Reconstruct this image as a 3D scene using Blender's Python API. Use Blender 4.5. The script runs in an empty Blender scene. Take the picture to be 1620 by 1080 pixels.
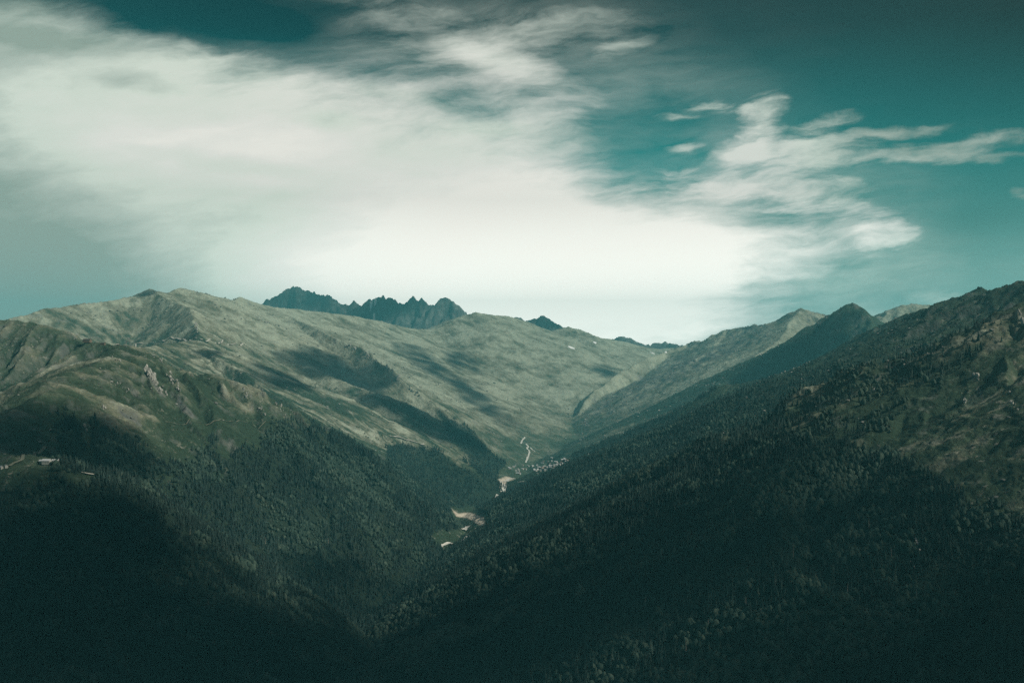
import bpy, math, os
import numpy as np
Q = 1.0
TREES = 1.0
rng = np.random.default_rng(7)
scn = bpy.context.scene
COL = scn.collection

# ------------------------------------------------------------------ camera
cam = bpy.data.objects.new('camera', bpy.data.cameras.new('camera'))
COL.objects.link(cam)
cam.data.lens = 35.0; cam.data.sensor_width = 36.0
cam.data.clip_start = 1.0; cam.data.clip_end = 200000.0
cam.location = (0, 0, 0); cam.rotation_euler = (math.radians(90), 0, 0)
scn.camera = cam
FPX = 1575.0                                        # focal length in pixels of the 1620 px photograph

# ------------------------------------------------------------------ exposure
scn.view_settings.view_transform = 'Standard'
scn.view_settings.look = 'None'
scn.view_settings.exposure = 0.0
scn.view_settings.gamma = 1.0
scn.cycles.use_denoising = False
scn.cycles.volume_bounces = 0
scn.cycles.max_bounces = 4
scn.cycles.diffuse_bounces = 2
scn.cycles.transparent_max_bounces = 40

# ------------------------------------------------------------------ sun
SUN = np.array([0.76, -0.30, 0.64]); SUN /= np.linalg.norm(SUN)
sl = bpy.data.lights.new('sun', 'SUN'); sl.energy = 4.6; sl.angle = math.radians(0.5)
sl.color = (1.0, 0.93, 0.80)
so = bpy.data.objects.new('sun', sl); COL.objects.link(so)
from mathutils import Vector
so.rotation_euler = Vector((-SUN[0], -SUN[1], -SUN[2])).to_track_quat('-Z', 'Y').to_euler()
so.location = (3000, -500, 4000)

# ------------------------------------------------------------------ world: tinted Nishita sky with wind-drawn clouds
class NT:
    """tiny helper for building node trees"""
    def __init__(s, tree): s.t = tree; s.n = tree.nodes; s.l = tree.links
    def put(s, sock, v):
        if hasattr(v, 'is_linked') or isinstance(v, bpy.types.NodeSocket): s.l.new(v, sock)
        elif isinstance(v, (tuple, list)) and len(v) == 3 and sock.type == 'RGBA': sock.default_value = (*v, 1)
        else: sock.default_value = v
    def math(s, op, a, b=None, c=None, clamp=False):
        n = s.n.new('ShaderNodeMath'); n.operation = op; n.use_clamp = clamp
        s.put(n.inputs[0], a)
        if b is not None: s.put(n.inputs[1], b)
        if c is not None: s.put(n.inputs[2], c)
        return n.outputs[0]
    def vec(s, op, a, b=None):
        n = s.n.new('ShaderNodeVectorMath'); n.operation = op
        s.put(n.inputs[0], a)
        if b is not None:
            s.put(n.inputs[3] if op == 'SCALE' else n.inputs[1], b)
        return n.outputs['Value'] if op in ('DOT_PRODUCT', 'LENGTH', 'DISTANCE') else n.outputs[0]
    def comb(s, x, y, z=0.0):
        n = s.n.new('ShaderNodeCombineXYZ')
        s.put(n.inputs[0], x); s.put(n.inputs[1], y); s.put(n.inputs[2], z); return n.outputs[0]
    def noise(s, vec, scale, detail=4, rough=0.55, dist=0.0, color=False):
        n = s.n.new('ShaderNodeTexNoise')
        s.put(n.inputs['Vector'], vec); n.inputs['Scale'].default_value = scale
        n.inputs['Detail'].default_value = detail; n.inputs['Roughness'].default_value = rough
        n.inputs['Distortion'].default_value = dist
        return n.outputs['Color'] if color else n.outputs['Fac']
    def mapr(s, v, a, b, c=0.0, d=1.0, smooth=False):
        n = s.n.new('ShaderNodeMapRange'); n.interpolation_type = 'SMOOTHSTEP' if smooth else 'LINEAR'
        s.put(n.inputs[0], v)
        for i, q in enumerate((a, b, c, d)): n.inputs[i+1].default_value = q
        return n.outputs[0]
    def mix(s, f, a, b, mode='MIX'):
        n = s.n.new('ShaderNodeMix'); n.data_type = 'RGBA'; n.blend_type = mode
        s.put(n.inputs['Factor'], f) ; s.put(n.inputs[6], a); s.put(n.inputs[7], b)
        return n.outputs[2]
    def mapping(s, v, loc, rot, scale):
        n = s.n.new('ShaderNodeMapping'); n.vector_type = 'TEXTURE'
        s.put(n.inputs['Vector'], v)
        n.inputs['Location'].default_value = loc; n.inputs['Rotation'].default_value = rot
        n.inputs['Scale'].default_value = scale
        return n.outputs[0]
    def ramp(s, f, stops):
        n = s.n.new('ShaderNodeValToRGB'); s.put(n.inputs[0], f)
        e = n.color_ramp.elements
        while len(e) > 1: e.remove(e[-1])
        e[0].position = stops[0][0]; e[0].color = (*stops[0][1], 1)
        for p, c in stops[1:]:
            k = e.new(p); k.color = (*c, 1)
        return n.outputs[0]

def lin(r, g, b):
    f = lambda c: (c/255/12.92) if c/255 <= 0.04045 else ((c/255+0.055)/1.055)**2.4
    return (f(r), f(g), f(b))

world = bpy.data.worlds.new('World'); scn.world = world; world.use_nodes = True
wt = NT(world.node_tree); wt.n.clear()
out = wt.n.new('ShaderNodeOutputWorld'); bg = wt.n.new('ShaderNodeBackground')
wt.l.new(bg.outputs[0], out.inputs[0])
SKY_STRENGTH = 0.1
bg.inputs['Strength'].default_value = SKY_STRENGTH
sky = wt.n.new('ShaderNodeTexSky'); sky.sky_type = 'NISHITA'; sky.sun_disc = False
sky.sun_elevation = math.asin(SUN[2]); sky.sun_rotation = math.atan2(SUN[0], SUN[1])
sky.altitude = 2300; sky.air_density = 1.0; sky.dust_density = 1.0
tc = wt.n.new('ShaderNodeTexCoord'); sep = wt.n.new('ShaderNodeSeparateXYZ')
wt.l.new(tc.outputs['Generated'], sep.inputs[0])
yy = wt.math('MAXIMUM', sep.outputs[1], 0.12)
u = wt.math('DIVIDE', sep.outputs[0], yy); v = wt.math('DIVIDE', sep.outputs[2], yy)
elev = sep.outputs[2]
# colour of the clear air by height above the horizon (times Nishita luminance and a painted vignette at upper right)
bwn = wt.n.new('ShaderNodeRGBToBW'); wt.l.new(sky.outputs[0], bwn.inputs[0])
nish_vignette = wt.math('MULTIPLY', wt.mapr(bwn.outputs[0], 0.0, 12.0, 0.75, 1.25), wt.math('SUBTRACT', 1.0, wt.math('MULTIPLY', wt.mapr(u, 0.15, 0.55, 0.0, 0.65), wt.mapr(elev, 0.08, 0.28, 0.0, 1.0))))
clear = wt.ramp(wt.math('MULTIPLY', elev, 1.0, clamp=True), [
    (0.00, (2.3, 4.3, 3.8)), (0.055, (1.9, 4.1, 3.6)), (0.11, (0.75, 2.9, 2.6)), (0.17, (0.05, 2.5, 2.4)),
    (0.225, (0.012, 1.65, 1.68)), (0.29, (0.012, 0.62, 0.70)), (0.34, (0.03, 0.35, 0.42)),
    (0.55, (1.5, 1.7, 2.1)), (1.0, (2.1, 2.0, 2.5))])
clear = wt.mix(1.0, clear, wt.comb(nish_vignette, nish_vignette, nish_vignette), 'MULTIPLY')
# cloud coordinates: P = (u, v), stretched wind noise bends it
P = wt.comb(u, v, 0.0)
wn = wt.noise(wt.vec('MULTIPLY', P, (2.0, 6.0, 1.0)), 1.6, 5, 0.6, color=True)
warp = wt.vec('MULTIPLY', wt.vec('SUBTRACT', wn, (0.5, 0.5, 0.5)), (0.075, 0.04, 0.0))
wn2 = wt.noise(wt.vec('MULTIPLY', P, (1.0, 1.8, 1.0)), 14.0, 6, 0.62, color=True)
warp = wt.vec('ADD', warp, wt.vec('MULTIPLY', wt.vec('SUBTRACT', wn2, (0.5, 0.5, 0.5)), (0.022, 0.016, 0.0)))
PW = wt.vec('ADD', P, warp)
def blob_sum(blobs):
    tot = None
    for (px, py, rx, ry, rot, w) in blobs:
        m = wt.mapping(PW, ((px-810)/FPX, (540-py)/FPX, 0), (0, 0, math.radians(rot)), (rx/FPX, ry/FPX, 1))
        g = wt.n.new('ShaderNodeTexGradient'); g.gradient_type = 'SPHERICAL'
        wt.l.new(m, g.inputs[0])
        gg = wt.math('SMOOTH_MIN', g.outputs[1], 0.75, 0.3)
        tot = wt.math('MULTIPLY', gg, w) if tot is None else wt.math('MULTIPLY_ADD', gg, w, tot)
    return tot
# (px, py, radius x, radius y, tilt, weight)
thick = blob_sum([
    (100, 280, 700, 330, -4, 1.5), (480, 330, 720, 290, -8, 1.7), (620, 430, 640, 200, 0, 1.5),
    (950, 385, 520, 95, 2, 1.2), (960, 490, 330, 140, 0, 1.3), (60, 90, 330, 150, -22, 1.2),
    (780, 235, 230, 140, -30, 0.7), (-80, 480, 500, 160, 0, 1.0), (120, 430, 760, 260, 0, 1.3), (60, 540, 1100, 260, 0, 1.2), (-140, 500, 620, 260, 0, 1.6),
    (740, 80, 170, 45, -8, 0.7), (860, 45, 200, 34, 4, 0.75), (820, 110, 170, 34, -20, 0.9), (1000, 66, 75, 20, 22, 0.8),
    (1180, 395, 300, 42, 0, 0.55), (560, 10, 300, 40, -6, 0.4)])
thin = blob_sum([(480, 70, 420, 90, -14, 0.55), (900, 130, 400, 190, -20, 0.30), (1150, 300, 420, 110, 0, 0.25), (1200, 470, 700, 120, 0, 0.36), (1090, 400, 420, 120, 0, 0.28)])
wisps = blob_sum([(1205, 190, 62, 48, 40, 1.35), (1160, 240, 60, 26, 10, 1.0), (1230, 238, 130, 24, 6, 0.85), (1320, 188, 95, 16, 14, 0.75), (1290, 225, 160, 22, 8, 0.7),
    (1400, 205, 150, 14, 3, 0.75), (1380, 245, 260, 26, 4, 0.75), (1540, 218, 180, 16, 6, 0.85), (1560, 243, 200, 18, 2, 0.85), (1240, 262, 160, 16, 8, 0.6),
    (1215, 292, 190, 30, -6, 0.85), (1240, 322, 220, 30, -8, 0.6), (1385, 374, 80, 32, -6, 1.1), (1075, 234, 48, 13, 2, 0.9), (1070, 260, 60, 9, 6, 0.6), (1495, 467, 80, 13, 1, 1.0),
    (1130, 163, 90, 16, -6, 0.6), (1060, 178, 60, 10, 0, 0.4), (1620, 302, 36, 16, 10, 0.8), (1150, 300, 260, 40, 4, 0.4), (1000, 300, 200, 30, 6, 0.3)])
holes = blob_sum([(340, 22, 280, 60, -6, 1.6), (470, 70, 210, 60, -14, 0.9), (1010, 260, 110, 150, -20, 0.55), (700, 150, 160, 60, -18, 0.35)])
streak = wt.noise(wt.vec('MULTIPLY', wt.mapping(PW, (0, 0, 0), (0, 0, math.radians(6)), (1, 1, 1)), (1.0, 4.5, 1.0)), 8.0, 10, 0.64, 0.12)
puff = wt.noise(wt.vec('MULTIPLY', PW, (1.0, 2.0, 1.0)), 6.0, 9, 0.6, 0.1)
nz = wt.math('ADD', wt.math('MULTIPLY', streak, 0.65), wt.math('MULTIPLY', puff, 0.35))
cov = wt.math('ADD', thick, wt.mapr(nz, 0.32, 0.68, -0.55, 0.42))
cov = wt.math('MULTIPLY', cov, wt.mapr(thick, 0.0, 0.16, 0.0, 1.0))
cov = wt.math('SUBTRACT', cov, holes)
a1 = wt.mapr(cov, -0.2, 1.4, 0.0, 0.96, smooth=True)
a2 = wt.math('MULTIPLY', wt.math('SUBTRACT', thin, wt.math('MULTIPLY', holes, 0.3)), wt.mapr(streak, 0.3, 0.7, 0.1, 1.7), clamp=True)
fine = wt.noise(wt.vec('MULTIPLY', wt.mapping(PW, (0, 0, 0), (0, 0, math.radians(9)), (1, 1, 1)), (1.0, 4.0, 1.0)), 16.0, 10, 0.6, 0.15)
a3 = wt.mapr(wt.math('MULTIPLY', wt.math('ADD', wisps, wt.mapr(fine, 0.3, 0.7, -0.62, 0.40)), wt.mapr(wisps, 0.0, 0.25, 0.0, 1.0)), -0.05, 1.15, 0.0, 0.88, smooth=True)
a1 = wt.math('SUBTRACT', 1.0, wt.math('MULTIPLY', wt.math('SUBTRACT', 1.0, a1), wt.math('SUBTRACT', 1.0, a3)))
alpha = wt.math('SUBTRACT', 1.0, wt.math('MULTIPLY', wt.math('SUBTRACT', 1.0, a1), wt.math('SUBTRACT', 1.0, wt.math('MULTIPLY', a2, 0.8))), clamp=True)
# brightness of the cloud body: dim grey-green in the west, brightest in the middle
bright = blob_sum([(860, 90, 520, 170, 0, 0.45), (1180, 330, 520, 130, 0, 0.3), (560, 330, 1000, 420, -8, 0.85), (930, 470, 620, 260, 0, 0.85), (130, 190, 450, 130, -6, 0.35), (1195, 200, 160, 90, 0, 0.4), (1385, 372, 160, 70, 0, 0.45), (1300, 240, 500, 90, 0, 0.2), (900,380,500,150,0,0.4), (330,235,330,60,-6,0.35)])
dark = blob_sum([(510, 195, 60, 20, -4, 0.32), (230, 128, 90, 20, -8, 0.25), (360, 258, 190, 22, -8, 0.32), (760, 205, 90, 20, 0, 0.3), (380, 340, 260, 60, -4, 0.12), (640, 160, 130, 18, -14, 0.2), (80, 60, 160, 26, -8, 0.25)])
west = wt.math('MULTIPLY', wt.mapr(u, -0.58, -0.16, 0.62, 0.0, smooth=True), wt.mapr(v, 0.05, 0.26, 1.0, 0.25, smooth=True))
bb = wt.math('ADD', wt.math('SUBTRACT', wt.math('SUBTRACT', bright, dark), west), wt.math('ADD', wt.mapr(puff, 0.3, 0.7, -0.13, 0.13), wt.mapr(streak, 0.3, 0.7, -0.10, 0.10)))
ccol = wt.ramp(wt.math('MULTIPLY', bb, 1.0, clamp=True), [
    (0.0, (3.2, 4.0, 3.4)), (0.2, (4.8, 5.5, 4.8)), (0.45, (7.2, 7.8, 6.8)), (0.8, (8.6, 8.5, 7.8)), (1.0, (9.8, 9.4, 8.6))])
front = wt.mapr(sep.outputs[1], 0.15, 0.4, 0.0, 1.0, smooth=True)
alpha = wt.math('MULTIPLY', alpha, front)
hb = wt.math('MULTIPLY_ADD', wt.mapr(elev, 0.0, 0.14, 1.15, 0.0), wt.mapr(u, -0.5, -0.08, 0.05, 1.0, smooth=True), 1.0)
ccol = wt.mix(1.0, ccol, wt.comb(hb, hb, hb), 'MULTIPLY')
skyc = wt.mix(alpha, clear, ccol)
wt.l.new(skyc, bg.inputs[0])

# ------------------------------------------------------------------ noise in numpy
def _hash(ix, iy, seed):
    h = (ix.astype(np.uint32) * np.uint32(374761393)) ^ (iy.astype(np.uint32) * np.uint32(668265263)) ^ np.uint32((seed * 2246822519) & 0xffffffff)
    h = (h ^ (h >> np.uint32(13))) * np.uint32(1274126177)
    h = h ^ (h >> np.uint32(16))
    return h
def gnoise(x, y, seed=0):
    """gradient noise, about -1..1"""
    x = np.asarray(x, np.float64); y = np.asarray(y, np.float64)
    fx = np.floor(x); fy = np.floor(y)
    ix = fx.astype(np.int64) & 0xffffffff; iy = fy.astype(np.int64) & 0xffffffff
    dx = (x - fx).astype(np.float32); dy = (y - fy).astype(np.float32)
    sx = dx*dx*dx*(dx*(dx*6-15)+10); sy = dy*dy*dy*(dy*(dy*6-15)+10)
    def g(ax, ay, ox, oy):
        a = _hash(ax, ay, seed).astype(np.float32) * np.float32(2*math.pi/4294967296.0)
        return np.cos(a)*(dx-ox) + np.sin(a)*(dy-oy)
    ix1 = (ix+1) & 0xffffffff; iy1 = (iy+1) & 0xffffffff
    a = g(ix, iy, 0, 0); b = g(ix1, iy, 1, 0); c = g(ix, iy1, 0, 1); d = g(ix1, iy1, 1, 1)
    return ((a + sx*(b-a)) + sy*((c + sx*(d-c)) - (a + sx*(b-a)))) * 1.5
def fbm(x, y, octv=4, seed=0, gain=0.5):
    s = 0; a = 1.0; f = 1.0
    for o in range(octv):
        s = s + a*gnoise(x*f, y*f, seed+o*17); a *= gain; f *= 2.03
    return s
def ridged(x, y, octv=4, seed=0, gain=0.5):
    """1 on sharp crests, falling to 0"""
    s = 0; a = 1.0; f = 1.0; n = 0
    for o in range(octv):
        s = s + a*(1-np.abs(gnoise(x*f, y*f, seed+o*31))); n += a; a *= gain; f *= 2.1
    return s/n
def sstep(x, a, b):
    t = np.clip((x-a)/(b-a), 0, 1); return t*t*(3-2*t)

# ------------------------------------------------------------------ the lie of the land: crests and spurs
# each crest: points (px, py, distance), then slope at the top, slope lower down, metres over which it changes,
# gully depth, crest roughness, dryness of the turf, rockiness
R = []
def crest(pts, s0, s1, L, gul, rough, dry, rock, world=False):
    P = []
    for p in pts:
        if world: P.append(p)
        else: P.append(((p[0]-810)/FPX*p[2], p[2], (540-p[1])/FPX*p[2]))
    R.append((np.array(P, float), s0, s1, L, gul, rough, dry, rock))
# far dark rocky peaks
crest([(395,492,13800),(421,474,13800),(440,465,13900),(462,454,14000),(473,453,14000),(488,459,14000),(505,466,13900),(525,468,13800),(538,478,13800),(556,484,13800),(561,475,13800),(566,486,13800),(572,482,13800),(582,474,13800),(600,470,13800),(618,471,13800),(630,479,13700),(640,478,13700),(650,470,13700),(658,474,13700),(664,471,13700),(676,483,13600),(690,481,13600),(698,473,13600),(707,468,13600),(718,478,13500),(729,488,13500),(735,499,13500)], 1.15, 0.7, 260, 75, 1.0, 0.0, 1.0)
crest([(735,499,13500),(775,500,13700),(806,503,13700),(815,500,13700),(828,506,13700),(845,505,13700),(858,500,13700),(870,503,13700),(880,510,13700),(890,517,13600),(910,522,13600)], 0.9, 0.55, 260, 55, 0.8, 0.1, 0.9)
crest([(955,545,14500),(972,537,14300),(985,531,14200),(1000,536,14200),(1016,545,14200),(1035,545,14300),(1052,541,14300),(1072,545,14200),(1110,552,14200)], 0.8, 0.5, 260, 50, 0.7, 0.2, 0.9)
# left massif skyline, running away to the right
crest([(-500,540,5600),(-250,532,5800),(-60,517,5900),(0,509,5900),(30,501,6000),(75,489,6200),(130,481,6500),(190,473,6800),(212,470,6900),(225,463,6950),(236,458,7000),(250,463,7050),(266,464,7200),(280,459,7300),(292,456,7400),(320,463,7700),(350,471,8000),(372,476,8300),(383,470,8500),(396,475,8600),(430,486,8900)], 0.44, 0.45, 300, 20, 0.25, 0.85, 0.22)
crest([(430,486,8900),(470,489,9300),(510,494,9700),(560,500,10000),(600,508,10200),(650,520,10400),(690,521,10600),(715,510,10800),(735,499,11000),(748,494,11100),(775,498,11300),(800,500,11500),(835,510,11700),(875,524,11900),(900,517,12000),(915,521,12000),(938,533,12200),(960,536,12300),(985,540,12400),(1010,547,12500),(1040,552,12500),(1075,549,12500)], 0.42, 0.36, 300, 17, 0.2, 0.8, 0.12)
# spur from the left summit down to the knoll and on to the right
crest([(243,460,6950),(275,475,6700),(299,487,6400),(308,515,6000),(313,538,5600),(335,560,5300),(352,572,5150),(385,592,4950),(420,618,4750),(450,634,4600),(480,652,4450),(505,668,4350),(532,684,4250)], 0.75, 0.55, 220, 28, 0.2, 0.75, 0.1)
crest([(313,538,5600),(255,545,5200),(205,551,4800)], 0.28, 0.45, 200, 10, 0.1, 0.8, 0.1)
# second spur, down to the village
crest([(420,486,8900),(455,503,8500),(490,515,8150),(525,530,7800),(558,546,7500),(585,560,7250),(612,580,7000),(640,607,6850),(662,628,6750),(700,650,6600),(722,666,6500),(750,690,6380),(775,712,6280),(803,742,6150)], 0.95, 0.52, 170, 26, 0.35, 0.75, 0.15)
crest([(380,520,7600),(440,560,7000),(500,590,6500),(560,612,6200),(600,622,6000)], 0.3, 0.62, 200, 14, 0.1, 0.75, 0.05)
# third spur with the dark stand of firs
crest([(520,640,5500),(560,668,5300),(618,691,5150),(650,700,5100),(700,716,5050),(735,732,5000),(760,752,4980),(782,778,4950)], 0.4, 0.8, 120, 12, 0.1, 0.65, 0.03)
crest([(440,650,4300),(500,700,4150),(560,745,4000),(620,800,3900),(670,860,3800)], 0.4, 0.6, 160, 20, 0.1, 0.3, 0.0)
# near left hill
crest([(-600,500,3300),(-300,500,3500),(-100,503,3600),(0,508,3600),(30,511,3600),(60,516,3580),(95,530,3560),(137,543,3540),(170,547,3520),(203,550,3500),(222,556,3480),(255,574,3480),(300,592,3480),(340,596,3480),(365,604,3500),(400,625,3550),(425,640,3560),(450,655,3580),(470,672,3600)], 0.25, 0.90, 200, 58, 0.12, 0.50, 0.14)
crest([(190,552,3450),(160,566,3200),(115,590,2950),(75,615,2750),(40,640,2600),(5,665,2450),(-40,690,2300),(-120,720,2100)], 0.25, 0.78, 200, 26, 0.1, 0.5, 0.05)
for a in ([(203,552,3480),(222,590,3168),(240,625,3043),(262,665,2938),(285,720,2784),(320,790,2640)],
          [(250,574,3460),(275,610,3168),(295,650,3043),(325,700,2928),(370,770,2784)],
          [(300,592,3322),(325,630,3168),(345,665,3072),(372,715,2976),(420,790,2832)],
          [(400,625,3398),(430,670,3264),(470,730,3120),(520,800,2976),(570,880,2832)],
          [(170,570,3250),(150,620,2880),(135,670,2707),(150,740,2496),(190,830,2285)]):
    crest(a, 0.8, 0.75, 110, 48, 0.3, 0.42, 0.16)
# bench with the farm
crest([(-80,722,2150),(0,722,2120),(40,728,2080),(75,734,2060),(100,742,2080),(150,752,2120)], 0.12, 0.8, 90, 8, 0.05, 0.35, 0.0)
crest([(150,752,2120),(220,820,2000),(300,900,1900),(370,990,1800)], 0.5, 0.75, 120, 16, 0.1, 0.2, 0.0)
crest([(-80,722,2150),(-60,820,1750),(0,930,1500),(60,1060,1300)], 0.4, 0.5, 120, 16, 0.1, 0.2, 0.0)
# right side, far: brown ridge and its spur
crest([(1075,549,11500),(1088,546,10800),(1100,541,10400),(1120,536,10200),(1150,522,9900),(1168,518,9750),(1190,514,9600),(1215,512,9400),(1235,506,9200),(1250,496,9050),(1268,488,8950),(1285,494,8950),(1305,498,9000),(1340,500,9000)], 0.7, 0.42, 200, 40, 1.0, 0.7, 0.6)
crest([(1095,543,10500),(1060,553,10200),(1025,566,9800),(1000,578,9600),(980,590,9350),(966,598,9200),(945,616,8950),(925,638,8700),(905,660,8450),(888,676,8200),(860,694,7900),(840,708,7600),(826,722,7300)], 1.05, 0.40, 230, 30, 0.45, 0.85, 0.16)
crest([(1150,522,9900),(1125,560,9200),(1085,595,8700),(1045,628,8200),(1000,662,7700),(955,694,7200),(915,718,6800)], 0.5, 0.40, 180, 26, 0.2, 0.75, 0.15)
crest([(1268,488,8950),(1235,530,8400),(1190,570,7900),(1140,605,7500),(1090,640,7100)], 0.5, 0.42, 180, 26, 0.3, 0.75, 0.2)
crest([(1370,505,9200),(1390,499,9000),(1405,492,8900),(1425,484,8800),(1443,481,8800),(1465,483,8800),(1480,486,8800),(1520,492,8800),(1600,500,8800)], 0.5, 0.45, 200, 26, 0.3, 0.7, 0.3)
# sharp dark peak and its long shoulder
crest([(1480,600,6000),(1440,555,6400),(1415,535,6600),(1395,518,6750),(1375,497,6900),(1360,487,6950),(1348,479,7000),(1338,483,7000),(1320,494,7000),(1300,503,7000),(1275,519,6950),(1250,536,6900),(1225,554,6850),(1200,570,6800),(1175,586,6750),(1150,602,6700)], 0.8, 0.50, 170, 40, 0.4, 0.12, 0.2)
crest([(1150,602,6700),(1125,622,6500),(1098,652,6300),(1075,690,6100)], 0.4, 0.42, 200, 20, 0.2, 0.75, 0.08)
# main right ridge down into the valley
crest([(3400,300,1100),(2600,380,1300),(2100,400,1900),(1850,425,2500),(1700,440,2900),(1620,447,3200),(1595,453,3350),(1575,462,3480),(1562,463,3550),(1548,458,3600),(1535,464,3680),(1515,473,3800),(1497,480,3950),(1480,487,4100),(1455,493,4250),(1435,500,4350),(1415,511,4450),(1385,523,4550),(1350,545,4700),(1310,565,4800),(1280,582,4870),(1245,597,4930),(1200,604,5000),(1165,609,5000),(1148,613,4980),(1120,632,4930),(1090,655,4860),(1060,675,4800),(1020,692,4720),(980,710,4620),(940,730,4520),(900,750,4420),(865,773,4320),(830,798,4200),(790,830,4060),(760,852,3950),(725,877,3830),(690,900,3700)], 0.55, 0.46, 200, 40, 0.35, 0.12, 0.08)
# minor ribs on the face of the right ridge
for a in ([(1480,492,4010),(1450,540,3441),(1400,600,3162),(1330,650,3022),(1250,690,2930),(1170,730,2790),(1100,790,2650),(1030,850,2511),(960,930,2325)],
          [(1250,600,4802),(1180,660,4138),(1100,720,3860),(1020,780,3627),(940,840,3394),(860,910,3162),(780,970,2976)],
          [(1100,655,4464),(1030,720,4185),(950,770,3952),(870,830,3701),(800,880,3488)]):
    crest(a, 0.6, 0.55, 130, 34, 0.2, 0.0, 0.05)
# nearer right ridge
crest([(1760,440,2250),(1680,460,2250),(1620,478,2295),(1608,492,2268),(1590,515,2232),(1560,545,2187),(1530,575,2142),(1500,600,2097),(1470,628,2043),(1440,655,1989),(1400,680,1935),(1350,712,1854),(1300,738,1782),(1240,775,1710),(1180,820,1638),(1120,880,1557),(1060,950,1476),(1000,1030,1404)], 0.45, 0.52, 160, 34, 0.25, 0.35, 0.06)
for a in ([(1590,515,2232),(1585,600,1935),(1600,690,1710),(1640,780,1530)],
          [(1530,575,2142),(1520,640,1917),(1530,700,1755),(1560,790,1575),(1610,880,1404)],
          [(1470,628,2043),(1460,690,1854),(1480,770,1665),(1500,860,1494),(1530,960,1332)],
          [(1760,440,2250),(1700,560,1845),(1680,640,1665),(1720,760,1440)],
          [(1350,712,1854),(1330,790,1638),(1350,880,1458),(1390,980,1305)],
          [(1240,775,1710),(1220,850,1530),(1230,905,1404),(1290,935,1305),(1340,975,1224),(1370,1040,1134)]):
    crest(a, 0.62, 0.50, 100, 44, 0.25, 0.95, 0.16)
# ridge the viewer stands on
crest([(2900,1050,380),(1100,350,100),(0,0,-4),(-500,-900,60),(-1500,-2500,200),(-2500,-6000,200)], 0.75, 0.62, 60, 10, 0.05, 0.4, 0.1, world=True)
crest([(1390,1700,150),(2900,1050,380),(6000,-2000,500),(7000,-9000,500)], 0.55, 0.5, 150, 25, 0.2, 0.2, 0.1, world=True)
crest([(-5200,4000,100),(-5600,2000,150),(-4800,-2000,200),(-5000,-8000,300)], 0.5, 0.45, 150, 25, 0.2, 0.4, 0.1, world=True)

# river line and valley floor
RIV = [((p[0]-810)/FPX*p[2], p[2], (540-p[1])/FPX*p[2]) for p in
       [(935,628,10500),(905,655,9400),(868,676,8700),(842,696,7900),(838,712,7400),(822,738,6700),(806,752,6300),(796,768,5900),(786,796,5300),(766,825,4600),(740,850,4150),(690,892,3680)]]
RIV += [(-340,3050,-850), (-400,2450,-870), (-300,1500,-890), (-350,400,-905), (-400,-3000,-920), (-600,-9000,-950)]
RIV = np.array([(1900,16000,-350), (1250,13000,-620)] + RIV, float)

# ------------------------------------------------------------------ polar ground grid round the viewer
def axis_theta():
    fine = math.radians(31); n = int(1000*Q)
    a = np.linspace(-fine, fine, n)
    k = int(120*math.sqrt(Q))
    side = fine + (math.pi-fine)*np.linspace(0, 1, k+1)[1:]**1.6
    return np.concatenate([-side[::-1], a, side])
def axis_r():
    n = int(1700*Q)
    a = np.geomspace(3.0, 500.0, int(90*math.sqrt(Q)), endpoint=False)
    b = np.geomspace(500.0, 15200.0, n)
    c = np.geomspace(15200.0, 20000.0, 14)[1:]
    return np.concatenate([[0.6], a, b, c])
TH = axis_theta(); RR = axis_r()
NT_, NR_ = len(TH), len(RR)
GX = (RR[None, :]*np.sin(TH)[:, None]).astype(np.float32)
GY = (RR[None, :]*np.cos(TH)[:, None]).astype(np.float32)

SEG = []
for k, (P_, s0, s1, L, gul, rough, dry, rock) in enumerate(R):
    for i in range(len(P_)-1): SEG.append((P_[i], P_[i+1], s0, s1, L, gul, rough, dry, rock, k))

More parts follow.
